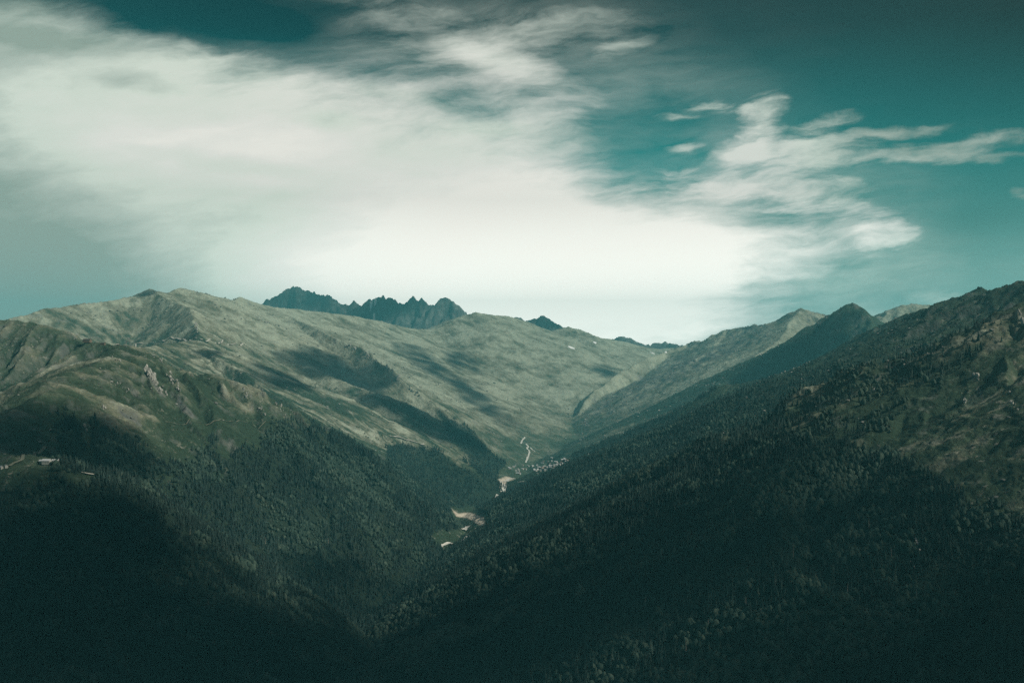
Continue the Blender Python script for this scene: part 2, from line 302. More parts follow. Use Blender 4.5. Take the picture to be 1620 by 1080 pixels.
def terrain(x, y):
    n = x.size
    wx = x + 34*gnoise(x/420, y/420, 3) + 12*gnoise(x/130, y/130, 5)
    wy = y + 34*gnoise(x/420, y/420, 4) + 12*gnoise(x/130, y/130, 6)
    # keep crests exactly where they were surveyed: no warp close to them is needed, it is small
    wx = wx.astype(np.float32); wy = wy.astype(np.float32)
    T = np.float32(22.0)
    SH = np.float32(1500)
    tot = np.zeros(n, np.float32); acc = np.zeros((8, n), np.float32)
    hm = np.full(n, -1e6, np.float32)
    def one(sg):
        A, B, s0, s1, L, gul, rough, dry, rock, k = sg
        ex, ey = B[0]-A[0], B[1]-A[1]; l2 = ex*ex+ey*ey+1e-6
        t = np.clip(((wx-A[0])*ex + (wy-A[1])*ey)/l2, 0, 1)
        fx = A[0]+t*ex; fy = A[1]+t*ey
        d = np.sqrt((wx-fx)**2 + (wy-fy)**2)
        h = (A[2]+t*(B[2]-A[2])) - s1*d - (s0-s1)*L*(1-np.exp(-d/L))
        return h.astype(np.float32), fx, fy, d
    for sg in SEG:
        mid = (sg[0]+sg[1])/2
        h, fx, fy, d = one(sg)
        np.maximum(hm, h, out=hm)
        # streaming soft weights relative to a moving maximum are unstable, so use two passes
    for sg in SEG:
        h, fx, fy, d = one(sg)
        m = h > hm - 90
        if not m.any(): continue
        w = np.exp((h[m]-hm[m])/T)
        tot[m] += w
        acc[0, m] += w*fx[m]; acc[1, m] += w*fy[m]; acc[2, m] += w*d[m]
        acc[3, m] += w*sg[5]; acc[4, m] += w*sg[6]; acc[5, m] += w*sg[7]; acc[6, m] += w*sg[8]; acc[7, m] += w*((fx[m]-wx[m])**2 + (fy[m]-wy[m])**2)
    acc /= tot
    h = hm + 8.0*np.log(np.minimum(tot, 3.0))
    fx, fy, d, gul, rough, dry, rock, q2 = acc
    var = np.maximum(q2 - (fx-wx)**2 - (fy-wy)**2, 0)
    seam = np.exp(-var/90.0**2)
    # gullies: noise drawn out down the slope
    qx = fx + 0.22*(wx-fx); qy = fy + 0.22*(wy-fy)
    g1 = ridged(qx/210, qy/210, 3, 11)
    q2x = fx + 0.3*(wx-fx); q2y = fy + 0.3*(wy-fy)
    g2 = ridged(q2x/80, q2y/80, 3, 21)
    amp = gul*sstep(d, 10, 200)*seam*1.8
    h = h + amp*(g1-0.78)*3.4 + amp*0.6*(g2-0.78)*3.0
    h = h + rough*9*fbm(x/120, y/120, 4, 41)*sstep(d, -30, 30) + 16*gnoise(x/600, y/600, 61) * sstep(d, 40, 300) + 4.6*fbm(x/42, y/42, 4, 71, 0.6) + 5*(ridged(x/90, y/90, 3, 77)-0.7)
    # narrow ravines
    n3 = gnoise(qx/165+7, qy/165, 51) + 0.35*gnoise(q2x/60, q2y/60, 52)
    rav = np.exp(-(n3/0.13)**2)
    h = h - rav*seam*sstep(d, 40, 190)*gul*0.62
    n4 = gnoise(q2x/70, q2y/70, 53) + 0.3*gnoise(x/25, y/25, 54)
    rav2 = np.exp(-(n4/0.16)**2)
    h = h - rav2*seam*sstep(d, 30, 150)*gul*0.20
    rav = np.maximum(rav, 0.5*rav2)*sstep(d, 30, 150)
    # jagged crest
    h = h + rough*rock*(16+26*rock**4)*fbm(fx/70, fy/70, 3, 91)*np.exp(-d/90)
    # river valley
    rb = np.full(n, -9000, np.float32); rd = np.full(n, 1e9, np.float32)
    for i in range(len(RIV)-1):
        A, B = RIV[i], RIV[i+1]
        ex, ey = B[0]-A[0], B[1]-A[1]; l2 = ex*ex+ey*ey
        t = np.clip(((x-A[0])*ex + (y-A[1])*ey)/l2, 0, 1)
        dd = np.sqrt((x-A[0]-t*ex)**2 + (y-A[1]-t*ey)**2)
        z = A[2]+t*(B[2]-A[2])
        m = dd < rd
        rd[m] = dd[m]; rb[m] = z[m]
    floor = rb + 0.10*np.minimum(rd, 700) + 4*np.minimum(rd/60, 1)
    Tf = 12.0
    mx = np.maximum(h, floor)
    h = mx + Tf*np.log1p(np.exp(-np.abs(h-floor)/Tf))
    return h, d, g1, g2, dry, rock, rd, rav

HZ = np.zeros_like(GX); ATT = {k: np.zeros_like(GX) for k in ('d', 'g1', 'g2', 'dry', 'rock', 'rd', 'rav')}
CH = max(1, int(60000/NR_))
for c0 in range(0, NT_, CH):
    s_ = slice(c0, min(NT_, c0+CH)); shp = GX[s_].shape
    res = terrain(GX[s_].ravel(), GY[s_].ravel())
    HZ[s_] = res[0].reshape(shp)
    for k, q in zip(('d', 'g1', 'g2', 'dry', 'rock', 'rd', 'rav'), res[1:]): ATT[k][s_] = q.reshape(shp)
near = RR < 60
HZ[:, near] = np.minimum(HZ[:, near], -2.0 - 0.10*RR[near][None, :])
TANE = HZ/RR[None, :]
HOR = np.maximum.accumulate(TANE, axis=1)
HORP = np.concatenate([np.full((NT_, 1), -9), HOR[:, :-1]], axis=1)   # horizon formed by everything nearer
VIS = TANE >= HORP - 1e-4
LR = np.log(RR)

def grid_idx(x, y):
    th = np.arctan2(x, y); r = np.hypot(x, y)
    ft = np.interp(th, TH, np.arange(NT_)); fr = np.interp(np.log(np.maximum(r, 0.6)), LR, np.arange(NR_))
    return ft, fr
def sample(A, x, y):
    ft, fr = grid_idx(x, y)
    i = np.clip(ft.astype(int), 0, NT_-2); j = np.clip(fr.astype(int), 0, NR_-2)
    a = ft-i; b = fr-j
    return (A[i, j]*(1-a)*(1-b) + A[i+1, j]*a*(1-b) + A[i, j+1]*(1-a)*b + A[i+1, j+1]*a*b)
def hit(px, py, rmin=500.0):
    """where the sight line through a point of the photograph meets the land"""
    uu = (px-810)/FPX; th = math.atan(uu); tgt = (540-py)/FPX*math.cos(th)
    ft = np.interp(th, TH, np.arange(NT_)); i = int(ft); a = ft-i
    row = TANE[i]*(1-a) + TANE[min(i+1, NT_-1)]*a
    j = np.nonzero((row >= tgt) & (RR > rmin))[0]
    if len(j) == 0: j = [int(np.argmax(np.where(RR > rmin, row, -9)))]
    j = j[0]
    if j > 0 and row[j-1] < tgt and row[j] >= tgt:
        k = (tgt-row[j-1])/(row[j]-row[j-1]+1e-9); r = RR[j-1]+k*(RR[j]-RR[j-1])
    else: r = RR[j]
    x, y = r*math.sin(th), r*math.cos(th)
    return np.array([x, y, float(sample(HZ, np.array([x]), np.array([y]))[0])])

# projected position of every ground vertex, used only to lay out the land cover where each mountain carries it
GYs = np.maximum(GY, 1.0)
PX = 810 + FPX*GX/GYs; PY = 540 - FPX*HZ/GYs
PX[GY < 100] = -9999
def region(poly, soft=12.0, dmin=0, dmax=1e9, jit=10.0):
    """soft mask of a patch of ground outlined on the survey"""
    poly = np.array(poly, float)
    m = np.zeros_like(GX)
    x0, y0 = poly.min(0)-soft-jit; x1, y1 = poly.max(0)+soft+jit
    sel = (PX > x0) & (PX < x1) & (PY > y0) & (PY < y1) & (GY > dmin) & (GY < dmax)
    if not sel.any(): return m
    gx, gy = GX[sel], GY[sel]
    sc = gy/FPX*22
    X = PX[sel] + jit*fbm(gx/(sc*2), gy/(sc*4), 3, 5); Y = PY[sel] + jit*fbm(gx/(sc*2), gy/(sc*4), 3, 6)
    ins = np.zeros(X.shape, bool); dist = np.full(X.shape, 1e9)
    for i in range(len(poly)):
        ax, ay = poly[i-1]; bx, by = poly[i]
        c = ((ay > Y) != (by > Y)) & (X < (bx-ax)*(Y-ay)/(by-ay+1e-12)+ax)
        ins ^= c
        l2 = (bx-ax)**2+(by-ay)**2+1e-9
        t = np.clip(((X-ax)*(bx-ax)+(Y-ay)*(by-ay))/l2, 0, 1)
        dist = np.minimum(dist, np.hypot(X-ax-t*(bx-ax), Y-ay-t*(by-ay)))
    sd = np.where(ins, dist, -dist)
    m[sel] = sstep(sd, -soft/2, soft/2)
    return m

# ---- land cover
n1 = fbm(GX/260, GY/260, 4, 101); n2 = fbm(GX/70, GY/70, 3, 131)
line = -330 + 70*n1 + 30*n2
line = line + 110*sstep(GX, 300, 900)*sstep(GY, 2600, 3600)        # scrub climbs higher on the shady right ridge
line = line - 190*sstep(GY, 4300, 5200)*(1-sstep(GX, 400, 1000))
FOR = sstep(line-HZ, -25, 35)
FOR = np.where(GY > 7200, 0, FOR)
FOR *= 1-sstep(GY, 6300, 7000)
# forest outline of the left hill, the spurs and the stand of firs
def clear_(poly, **k):
    global FOR; FOR = FOR*(1-region(poly, **k))
def plant_(poly, **k):
    global FOR; FOR = np.maximum(FOR, region(poly, **k))
clear_([(-50,400),(-50,640),(60,625),(150,620),(190,650),(215,700),(240,660),(300,700),(345,680),(360,720),(410,715),(430,665),(475,668),(530,690),(560,640),(560,400)], dmin=2300, dmax=6500, jit=14)
clear_([(520,600),(532,690),(560,720),(610,738),(625,700),(700,722),(760,735),(700,640),(640,600)], dmin=4300, dmax=6900)
clear_([(700,712),(715,716),(770,762),(790,775),(775,775),(735,748)], dmin=4000, soft=5, jit=4)
plant_([(612,702),(640,700),(700,716),(730,740),(792,772),(795,800),(770,830),(715,800),(640,780),(612,740)], dmin=4200, dmax=5900, soft=5, jit=4)
plant_([(690,650),(720,664),(750,690),(775,712),(805,745),(780,745),(745,730),(712,690)], dmin=5600, dmax=7000, soft=6, jit=5)
plant_([(560,610),(620,600),(660,640),(720,680),(700,700),(640,640)], dmin=5900, dmax=6900, soft=8, jit=6) if False else None
clear_([(712,800),(730,804),(745,802),(774,812),(782,842),(762,848),(735,838),(716,822)], dmin=3300, soft=3, jit=2)
clear_([(690,838),(760,835),(778,838),(748,862),(700,890),(676,892),(668,862)], dmin=3300, soft=8, jit=5)
clear_([(795,745),(815,728),(860,700),(905,712),(912,735),(870,752),(830,768),(800,790),(785,790)], dmin=5000, soft=8)
clear_([(-40,735),(20,700),(80,680),(85,712),(80,738),(40,765),(-40,768)], dmin=1500, dmax=3000, soft=8, jit=5)
clear_([(92,742),(120,748),(152,748),(150,762),(112,765)], dmin=1500, dmax=3000, soft=4, jit=3)
clear_([(115,655),(128,690),(142,715),(148,700),(138,650)], dmin=1500, dmax=3600, soft=6, jit=4)
clear_([(1400,690),(1470,640),(1520,560),(1640,470),(1640,770),(1600,800),(1540,740),(1500,735),(1440,720)], dmin=1300, dmax=2900, jit=14)
clear_([(1480,740),(1510,750),(1540,800),(1525,800)], dmin=1300, dmax=2900, soft=6)
for g_ in ([(1418,770),(1430,770),(1450,850),(1462,890),(1448,880)], [(1430,860),(1440,870),(1455,905),(1445,905)]):
    clear_(g_, dmin=1000, dmax=2600, soft=3, jit=3)
clear_([(835,825),(865,815),(880,835),(870,860),(845,855)], dmin=3000, soft=12) if False else None
plant_([(85,700),(105,655),(140,660),(180,690),(215,700),(240,722),(265,762),(288,742),(310,735),(345,742),(372,768),(395,738),(425,692),(440,672),(475,670),(500,684),(528,694),(600,740),(620,800),(640,1120),(-60,1120),(-60,778),(85,775)], dmin=900, dmax=3650, soft=26)
plant_([(560,720),(612,745),(640,782),(715,802),(700,836),(668,862),(676,894),(600,1000),(540,800)], dmin=2400, dmax=5200, soft=8)
plant_([(860,790),(1060,694),(1150,690),(1240,680),(1300,700),(1385,705),(1440,735),(1500,765),(1560,815),(1640,830),(1640,1120),(560,1120),(690,902)], dmin=700, dmax=5200, soft=12)
clear_([(92,742),(120,748),(152,748),(150,764),(112,767)], dmin=1500, dmax=3000, soft=4, jit=3)
clear_([(-60,733),(20,700),(80,680),(85,712),(80,738),(40,765),(-60,770)], dmin=1500, dmax=3000, soft=8, jit=5)
clear_([(120,655),(128,690),(142,715),(148,700),(138,650)], dmin=1500, dmax=3600, soft=4, jit=3)
clear_([(1538,745),(1552,750),(1572,792),(1560,790)], dmin=1000, dmax=2900, soft=5)
FOR = np.maximum(FOR*(1-0.75*region([(1150,600),(1290,570),(1480,480),(1640,470),(1500,600),(1400,680),(1300,690),(1200,650)], dmin=2300, dmax=5300, soft=30, jit=14)), 0.15*region([(1150,615),(1290,588),(1480,545),(1600,500),(1560,560),(1440,640),(1385,705),(1240,690),(1150,700),(1060,700),(1100,650)], dmin=1900, dmax=5300, soft=20, jit=14))
clear_([(790,745),(835,716),(900,660),(1150,575),(1260,540),(1400,520),(1200,600),(1120,640),(1000,705),(905,738),(860,758),(800,790)], dmin=5250, soft=4, jit=2)
clear_([(250,560),(620,560),(800,690),(900,600),(960,560),(960,660),(840,740),(806,742),(700,640),(640,600),(560,650),(300,600)], dmin=5900, soft=6, jit=4)
FOR = FOR*(1-0.85*region([(1150,596),(1180,635),(1062,694),(985,722),(905,760),(862,786),(846,776),(905,735),(985,698),(1060,662),(1110,630)], dmin=3900, dmax=5200, soft=8, jit=6))
# openness: thinner scrub on the high faces of the right ridge and at the upper edge of the woods
SCRUB = sstep(HZ, line-120, line+60)*(GX > 200)*sstep(GY, 2300, 3000)*(1-sstep(GY, 5200, 5600))
FOR = np.clip(FOR, 0, 1)

dry = ATT['dry'].copy(); rock = ATT['rock'].copy()
slopec = np.abs(np.gradient(HZ, axis=1)/np.gradient(RR)[None, :])
ROCK = np.clip(rock*1.6*sstep(n2*0.35+rock+0.25*(ATT['g2']-0.8)*4, 0.25, 0.75) + 0.35*sstep(slopec, 0.75, 1.1) + 0.35*sstep(n2, 0.25, 0.6)*(1-ATT['rav']), 0, 1)
DRY_RELIEF = np.clip(dry + 0.22*n1 + 0.12*n2 + (1.3*(ATT['g1']-0.8) + 0.9*(ATT['g2']-0.8) - 0.45*ATT['rav'])*(1-0.62*sstep(GY, 5200, 7000)), 0, 1)  # turf and gully growth, with relief shading added: dark gullies, pale ribs
DRY_RELIEF = np.clip(DRY_RELIEF*(0.30+0.70*sstep(HZ, np.where(GY < 4600, -345, -850), np.where(GY < 4600, -165, -480))) + 0.22*sstep(GY, 5500, 8500), 0, 1)
PALE = np.zeros_like(GX)
for poly, dm in (([(716,806),(726,812),(742,812),(766,818),(770,834),(758,830),(738,820),(722,816)], 3500),
                 ([(790,757),(802,754),(815,757),(802,762),(800,778),(794,778),(791,766)], 4800)):
    PALE = np.maximum(PALE, region(poly, dmin=dm, soft=2.5, jit=2))
for poly in ([(700,675),(706,680),(716,692),(712,696)],):
    ROCK = np.maximum(ROCK, 0.9*region(poly, dmin=5000, soft=4, jit=3))
# pale scree runs on the left hill and on the near right spur
for poly in ([(228,592),(236,590),(262,622),(258,626)], [(285,622),(292,640),(305,662),(300,664),(280,640)], [(165,610),(180,640),(226,672),(220,676),(190,655)],
             [(1536,585),(1544,590),(1560,640),(1556,645)], [(1500,640),(1535,680),(1565,700),(1558,705)], [(1478,740),(1490,745),(1522,785),(1515,788)],
             [(1600,500),(1625,495),(1625,520),(1605,515)]):
    ROCK = np.maximum(ROCK, (0.45 if poly[0][0] > 900 else 0.9)*region(poly, dmin=1300, dmax=4200, soft=5, jit=5)*(0.5+0.5*sstep(n2, -0.3, 0.4)))

# ------------------------------------------------------------------ helpers for objects
def tag(o, label=None, cat=None, group=None, kind=None):
    if label: o['label'] = label
    if cat: o['category'] = cat
    if group: o['group'] = group
    if kind: o['kind'] = kind
    return o
def mesh_from(name, V, F, smooth=False):
    me = bpy.data.meshes.new(name)
    V = np.asarray(V, np.float32); F = np.asarray(F, np.int32); k = F.shape[1]
    me.vertices.add(len(V)); me.vertices.foreach_set('co', V.ravel())
    me.loops.add(F.size); me.loops.foreach_set('vertex_index', F.ravel())
    me.polygons.add(len(F)); me.polygons.foreach_set('loop_start', np.arange(0, F.size, k, dtype=np.int32))
    me.polygons.foreach_set('loop_total', np.full(len(F), k, np.int32))
    me.polygons.foreach_set('use_smooth', np.full(len(F), smooth))
    me.update(calc_edges=True)
    return me
def link(name, me, mat=None, parent=None):
    o = bpy.data.objects.new(name, me); COL.objects.link(o)
    if mat and len(me.materials) == 0: me.materials.append(mat)
    if parent: o.parent = parent
    return o
def material(name):
    m = bpy.data.materials.new(name); m.use_nodes = True
    t = NT(m.node_tree); b = m.node_tree.nodes['Principled BSDF']
    b.inputs['Roughness'].default_value = 0.95; b.inputs['Specular IOR Level'].default_value = 0.15
    return m, t, b

# ------------------------------------------------------------------ terrain mesh
mt, t, b = material('mountain_ground')
ga = t.n.new('ShaderNodeAttribute'); ga.attribute_name = 'cover'      # r forest, g dryness with relief tone, b rock
gs = t.n.new('ShaderNodeSeparateColor'); t.l.new(ga.outputs['Color'], gs.inputs[0])
gb = t.n.new('ShaderNodeAttribute'); gb.attribute_name = 'cover_extra'  # r pale gravel, g scrub, b empty
gs2 = t.n.new('ShaderNodeSeparateColor'); t.l.new(gb.outputs['Color'], gs2.inputs[0])
co = t.n.new('ShaderNodeTexCoord').outputs['Object']
na = t.noise(co, 0.012, 6, 0.6); nb = t.noise(co, 0.06, 6, 0.65); nc = t.noise(co, 0.0025, 4, 0.55); nd = t.noise(co, 0.22, 3, 0.6)
dry_relief = t.math('ADD', t.math('ADD', gs.outputs[1], t.mapr(nc, 0.35, 0.65, -0.24, 0.10)), t.mapr(na, 0.3, 0.7, -0.20, 0.20), clamp=True)
grass = t.ramp(dry_relief, [(0.0, (0.030, 0.052, 0.032)), (0.3, (0.055, 0.080, 0.052)), (0.6, (0.165, 0.170, 0.125)), (1.0, (0.350, 0.375, 0.300))])
grass = t.mix(t.mapr(nb, 0.30, 0.72, 0.0, 0.75), grass, t.mix(1.0, grass, (0.55, 0.62, 0.55), 'MULTIPLY'))
ne = t.noise(co, 0.11, 5, 0.7)
grass = t.mix(t.mapr(ne, 0.52, 0.68, 0.0, 0.75), grass, t.mix(1.0, grass, (1.75, 1.65, 1.5), 'MULTIPLY'))
grass = t.mix(t.mapr(ne, 0.46, 0.34, 0.0, 0.75), grass, t.mix(1.0, grass, (0.42, 0.52, 0.48), 'MULTIPLY'))
nf = t.noise(co, 0.045, 3, 0.8)
bare = t.math('MULTIPLY', t.mapr(nf, 0.60, 0.66, 0.0, 0.6), t.mapr(nc, 0.42, 0.6, 0.0, 1.0))
grass = t.mix(bare, grass, (0.30, 0.29, 0.24))
scr = t.math('MULTIPLY', gs2.outputs[1], t.mapr(nb, 0.42, 0.55, 0.0, 1.0))
grass = t.mix(scr, grass, (0.022, 0.040, 0.028))
rk = t.ramp(t.math('ADD', t.math('ADD', t.math('MULTIPLY', nb, 0.45), t.math('MULTIPLY', na, 0.55)), t.mapr(gs.outputs[2], 0.7, 1.0, 0.0, -0.10)), [(0.3, (0.035, 0.045, 0.045)), (0.5, (0.13, 0.14, 0.13)), (0.7, (0.30, 0.30, 0.27))])
rockf = t.math('MULTIPLY', gs.outputs[2], t.mapr(t.math('ADD', nb, t.math('MULTIPLY', gs.outputs[2], 0.35)), 0.45, 0.62, 0.0, 1.0))
c1 = t.mix(rockf, grass, rk)
c2 = t.mix(gs.outputs[0], c1, (0.014, 0.026, 0.018))
c3 = t.mix(gs2.outputs[0], c2, t.ramp(nd, [(0.3, (0.40, 0.35, 0.27)), (0.7, (0.62, 0.56, 0.46))]))
t.l.new(c3, b.inputs['Base Color'])
bm_ = t.n.new('ShaderNodeBump'); bm_.inputs['Strength'].default_value = 0.9; bm_.inputs['Distance'].default_value = 16.0
t.l.new(t.math('ADD', t.math('MULTIPLY', na, 0.8), t.math('ADD', t.math('MULTIPLY', nb, 0.5), t.math('MULTIPLY', ne, 0.22))), bm_.inputs['Height'])
t.l.new(bm_.outputs[0], b.inputs['Normal'])

idx = np.arange(NT_*NR_, dtype=np.int32).reshape(NT_, NR_)
quads = np.stack([idx[:-1, :-1], idx[:-1, 1:], idx[1:, 1:], idx[1:, :-1]], -1).reshape(-1, 4)[:, ::-1]
V = np.stack([GX, GY, HZ], -1).reshape(-1, 3)
PXf, PYf = PX, PY
me = mesh_from('mountains', V, quads, smooth=True)
at = me.color_attributes.new('cover', 'FLOAT_COLOR', 'POINT')
at.data.foreach_set('color', np.stack([FOR*0.9, DRY_RELIEF, ROCK, np.ones_like(FOR)], -1).astype(np.float32).ravel())
at = me.color_attributes.new('cover_extra', 'FLOAT_COLOR', 'POINT')
at.data.foreach_set('color', np.stack([PALE, SCRUB, np.zeros_like(FOR), np.ones_like(FOR)], -1).astype(np.float32).ravel())
ground = tag(link('mountains', me, mt), kind='structure')
print('TERRAIN', NT_, NR_, HZ.min(), HZ.max())
#@@OBJECTS@@
# ------------------------------------------------------------------ trees
def tree_mat(name, cols, use_attr):
    m, t, b = material(name)
    if use_attr:
        a = t.n.new('ShaderNodeAttribute'); a.attribute_name = 'tint'; f = a.outputs['Fac']
    else:
        f = t.n.new('ShaderNodeObjectInfo').outputs['Random']
    co = t.n.new('ShaderNodeTexCoord').outputs['Object']
    nz_ = t.noise(co, 0.35 if use_attr else 0.9, 2, 0.5)
    f2 = t.math('ADD', t.math('MULTIPLY', f, 0.75), t.mapr(nz_, 0.3, 0.7, 0.0, 0.25), clamp=True)
    t.l.new(t.ramp(f2, cols), b.inputs['Base Color'])
    return m
CONI = [(0.0, (0.010, 0.019, 0.018)), (0.5, (0.020, 0.036, 0.032)), (0.85, (0.040, 0.066, 0.054)), (1.0, (0.09, 0.120, 0.095))]
LEAF = [(0.0, (0.017, 0.033, 0.026)), (0.5, (0.034, 0.058, 0.044)), (1.0, (0.080, 0.110, 0.082))]
M_con = tree_mat('fir_needles', CONI, False); M_leaf = tree_mat('beech_leaves', LEAF, False)
M_conS = tree_mat('fir_forest', CONI, True); M_leafS = tree_mat('leafy_forest', LEAF, True)
M_bark, t, b = material('bark'); b.inputs['Base Color'].default_value = (0.09, 0.075, 0.06, 1)
M_dead, t, b = material('bleached_wood'); b.inputs['Base Color'].default_value = (0.30, 0.28, 0.24, 1)

def cone_tiers(tiers, sides, jag, r, h, seedv):
    g = np.random.default_rng(seedv); V = []; F = []
    for k in range(tiers):
        z0 = h*(0.10 + 0.78*k/tiers); z1 = min(h, z0 + h*(1.35/tiers)) if k < tiers-1 else h
        rr = r*(1-(k/tiers)**1.15*0.92)
        base = len(V); a0 = g.random()*6.28
        for i in range(sides):
            q = rr*(1.0 if i % 2 == 0 else 1-jag)*(0.85+0.3*g.random())
            V.append((q*math.cos(a0+i*2*math.pi/sides), q*math.sin(a0+i*2*math.pi/sides), z0 - (0.03*h if i % 2 == 0 else 0) + 0.02*h*g.random()))
        V.append((0, 0, z1))
        for i in range(sides): F.append((base+i, base+(i+1) % sides, base+sides))
    return np.array(V, float), np.array(F)
def blob_crown(sub, r, h, z0, seedv, squash=1.0):
    import bmesh
    g = np.random.default_rng(seedv); bm = bmesh.new()
    bmesh.ops.create_icosphere(bm, subdivisions=sub, radius=1.0)
    V = np.array([v.co[:] for v in bm.verts]); F = np.array([[v.index for v in f.verts] for f in bm.faces]); bm.free()
    lump = 1 + 0.22*gnoise(V[:, 0]*1.7+seedv*3.1, V[:, 1]*1.7+V[:, 2]*1.3, seedv) + 0.12*(g.random(len(V))-0.5)
    V = V*lump[:, None]
    taper = 1-0.25*V[:, 2]
    return np.stack([V[:, 0]*r*taper, V[:, 1]*r*taper, z0+(V[:, 2]*0.5+0.5)*h], 1), F
def tube(r0, r1, z0, z1, n=6):
    V = [(r0*math.cos(i*2*math.pi/n), r0*math.sin(i*2*math.pi/n), z0) for i in range(n)]
    V += [(r1*math.cos(i*2*math.pi/n), r1*math.sin(i*2*math.pi/n), z1) for i in range(n)]
    F = [(i, (i+1) % n, n+(i+1) % n, n+i) for i in range(n)]
    return np.array(V, float), np.array(F)
def fine_conifer(h, r, seedv):
    """whorls of drooping boughs round a thin dark core"""
    g = np.random.default_rng(seedv); V = []; F = []
    cv, cf = cone_tiers(5, 7, 0.35, r*0.55, h, seedv)
    V += list(map(tuple, cv)); F += [tuple(f) for f in cf]
    nw = 17
    for k in range(nw):
        tz = 0.10+0.88*k/nw; z = h*tz; rad = r*(1-tz)**0.85*(0.85+0.3*g.random())+0.15
        nb_ = 8 if k < 12 else 5
        for i in range(nb_):
            if g.random() < 0.08: continue
            a = 2*math.pi*(i+g.random()*0.7)/nb_; L = rad*(0.7+0.5*g.random()); w = L*0.36+0.2
            dr = -L*(0.28+0.25*g.random()); ca, sa = math.cos(a), math.sin(a)
            bse = len(V); zz = z + h*0.02*(g.random()-0.5)
            V += [(0, 0, zz+0.25*L), (ca*L*0.55-sa*w, sa*L*0.55+ca*w, zz+dr*0.45), (ca*L, sa*L, zz+dr), (ca*L*0.55+sa*w, sa*L*0.55-ca*w, zz+dr*0.45), (ca*L*0.6, sa*L*0.6, zz+dr*0.2+0.12*L)]
            F += [(bse, bse+1, bse+4), (bse+1, bse+2, bse+4), (bse+2, bse+3, bse+4), (bse+3, bse, bse+4)]
    return np.array(V), np.array(F)
def fine_leafy(h, r, seedv):
    """a crown of leaf clumps on several lobes"""
    g = np.random.default_rng(seedv); V = []; F = []
    lobes = [(0, 0, h*0.66, r*0.72)] + [(math.cos(a)*r*0.5, math.sin(a)*r*0.5, h*(0.42+0.3*g.random()), r*(0.42+0.16*g.random())) for a in g.random(7)*6.28]
    for lx, ly, lz, lr in lobes:
        bv, bf = blob_crown(1, lr*0.8, lr*1.7, lz-lr*0.85, int(g.integers(999)))
        o0 = len(V); V += [(x+lx, y+ly, z) for x, y, z in bv]; F += [tuple(int(q)+o0 for q in f) for f in bf]
        for _ in range(70):
            d_ = g.normal(size=3); d_ /= np.linalg.norm(d_)
            c = np.array([lx, ly, lz]) + d_*lr*(0.8+0.3*g.random()); s_ = 0.35+0.5*g.random()
            a1_ = g.normal(size=3); a1_ -= a1_.dot(d_)*d_*0.6; a1_ /= np.linalg.norm(a1_); a2_ = np.cross(d_, a1_)
            o0 = len(V); V += [tuple(c+a1_*s_), tuple(c+a2_*s_), tuple(c-a1_*s_+d_*0.1)]; F.append((o0, o0+1, o0+2))
    return np.array(V), np.array(F)

# ---- scatter
def grow(n, r0, r1, seedv):
    g = np.random.default_rng(seedv); n = int(n)
    r = np.sqrt(g.random(n)*(r1*r1-r0*r0)+r0*r0); th = (g.random(n)*2-1)*math.radians(30)
    x = r*np.sin(th); y = r*np.cos(th)
    f = sample(FOR, x, y)
    clump = 0.28+0.72*sstep(fbm(x/75, y/75, 4, 201), -0.5, 0.05)
    keep = g.random(n) < f*clump*1.05
    x, y, r = x[keep], y[keep], r[keep]
    z = sample(HZ, x, y)
    hh = 8+15*g.random(len(x))**1.4+5*fbm(x/90, y/90, 3, 211); hh = np.maximum(hh, 5)
    hz = sample(HORP, x, y)
    vis = (z+hh)/r > hz - 0.012
    x, y, z, hh, r = x[vis], y[vis], z[vis], hh[vis], r[vis]
    # broadleaf patches
    lf = (fbm(x/340, y/340, 3, 221) + 0.75*gnoise(x/45, y/45, 5) + 0.30*sstep(x, 250, 600)*(1-sstep(y, 1500, 2300)) - 0.9*sstep(y, 4200, 4700)) > 0.26
    return x, y, z, hh, r, lf
zones = [grow(85000*TREES, 500, 2300, 301), grow(180000*TREES, 2300, 4200, 302), grow(130000*TREES, 4200, 6900, 303)]

# shrubs and lone trees above the closed wood
def shrubs(n, r0, r1, seedv):
    g = np.random.default_rng(seedv); n = int(n)
    r = np.sqrt(g.random(n)*(r1*r1-r0*r0)+r0*r0); th = (g.random(n)*2-1)*math.radians(30)
    x = r*np.sin(th); y = r*np.cos(th)
    f = sample(FOR, x, y); z = sample(HZ, x, y); ln = sample(line, x, y); sc_ = sample(SCRUB, x, y)
    p = np.clip(0.05*sstep(z, ln+160, ln+10) + 0.5*sc_*(sample(n2, x, y) > -0.1), 0, 1)*(f < 0.5)*(sample(PALE, x, y) < 0.1)*(sample(ATT['rd'], x, y) > 60)
    p = p*(fbm(x/60, y/60, 3, 231) > 0.0)
    k = g.random(n) < p
    x, y, z, r = x[k], y[k], z[k], r[k]
    hh = 2.5+4*g.random(len(x))**2
    vis = (z+hh)/r > sample(HORP, x, y) - 0.006
    return x[vis], y[vis], z[vis], hh[vis], r[vis], np.ones(vis.sum(), bool)
sh = shrubs(160000*TREES, 1200, 5200, 305)

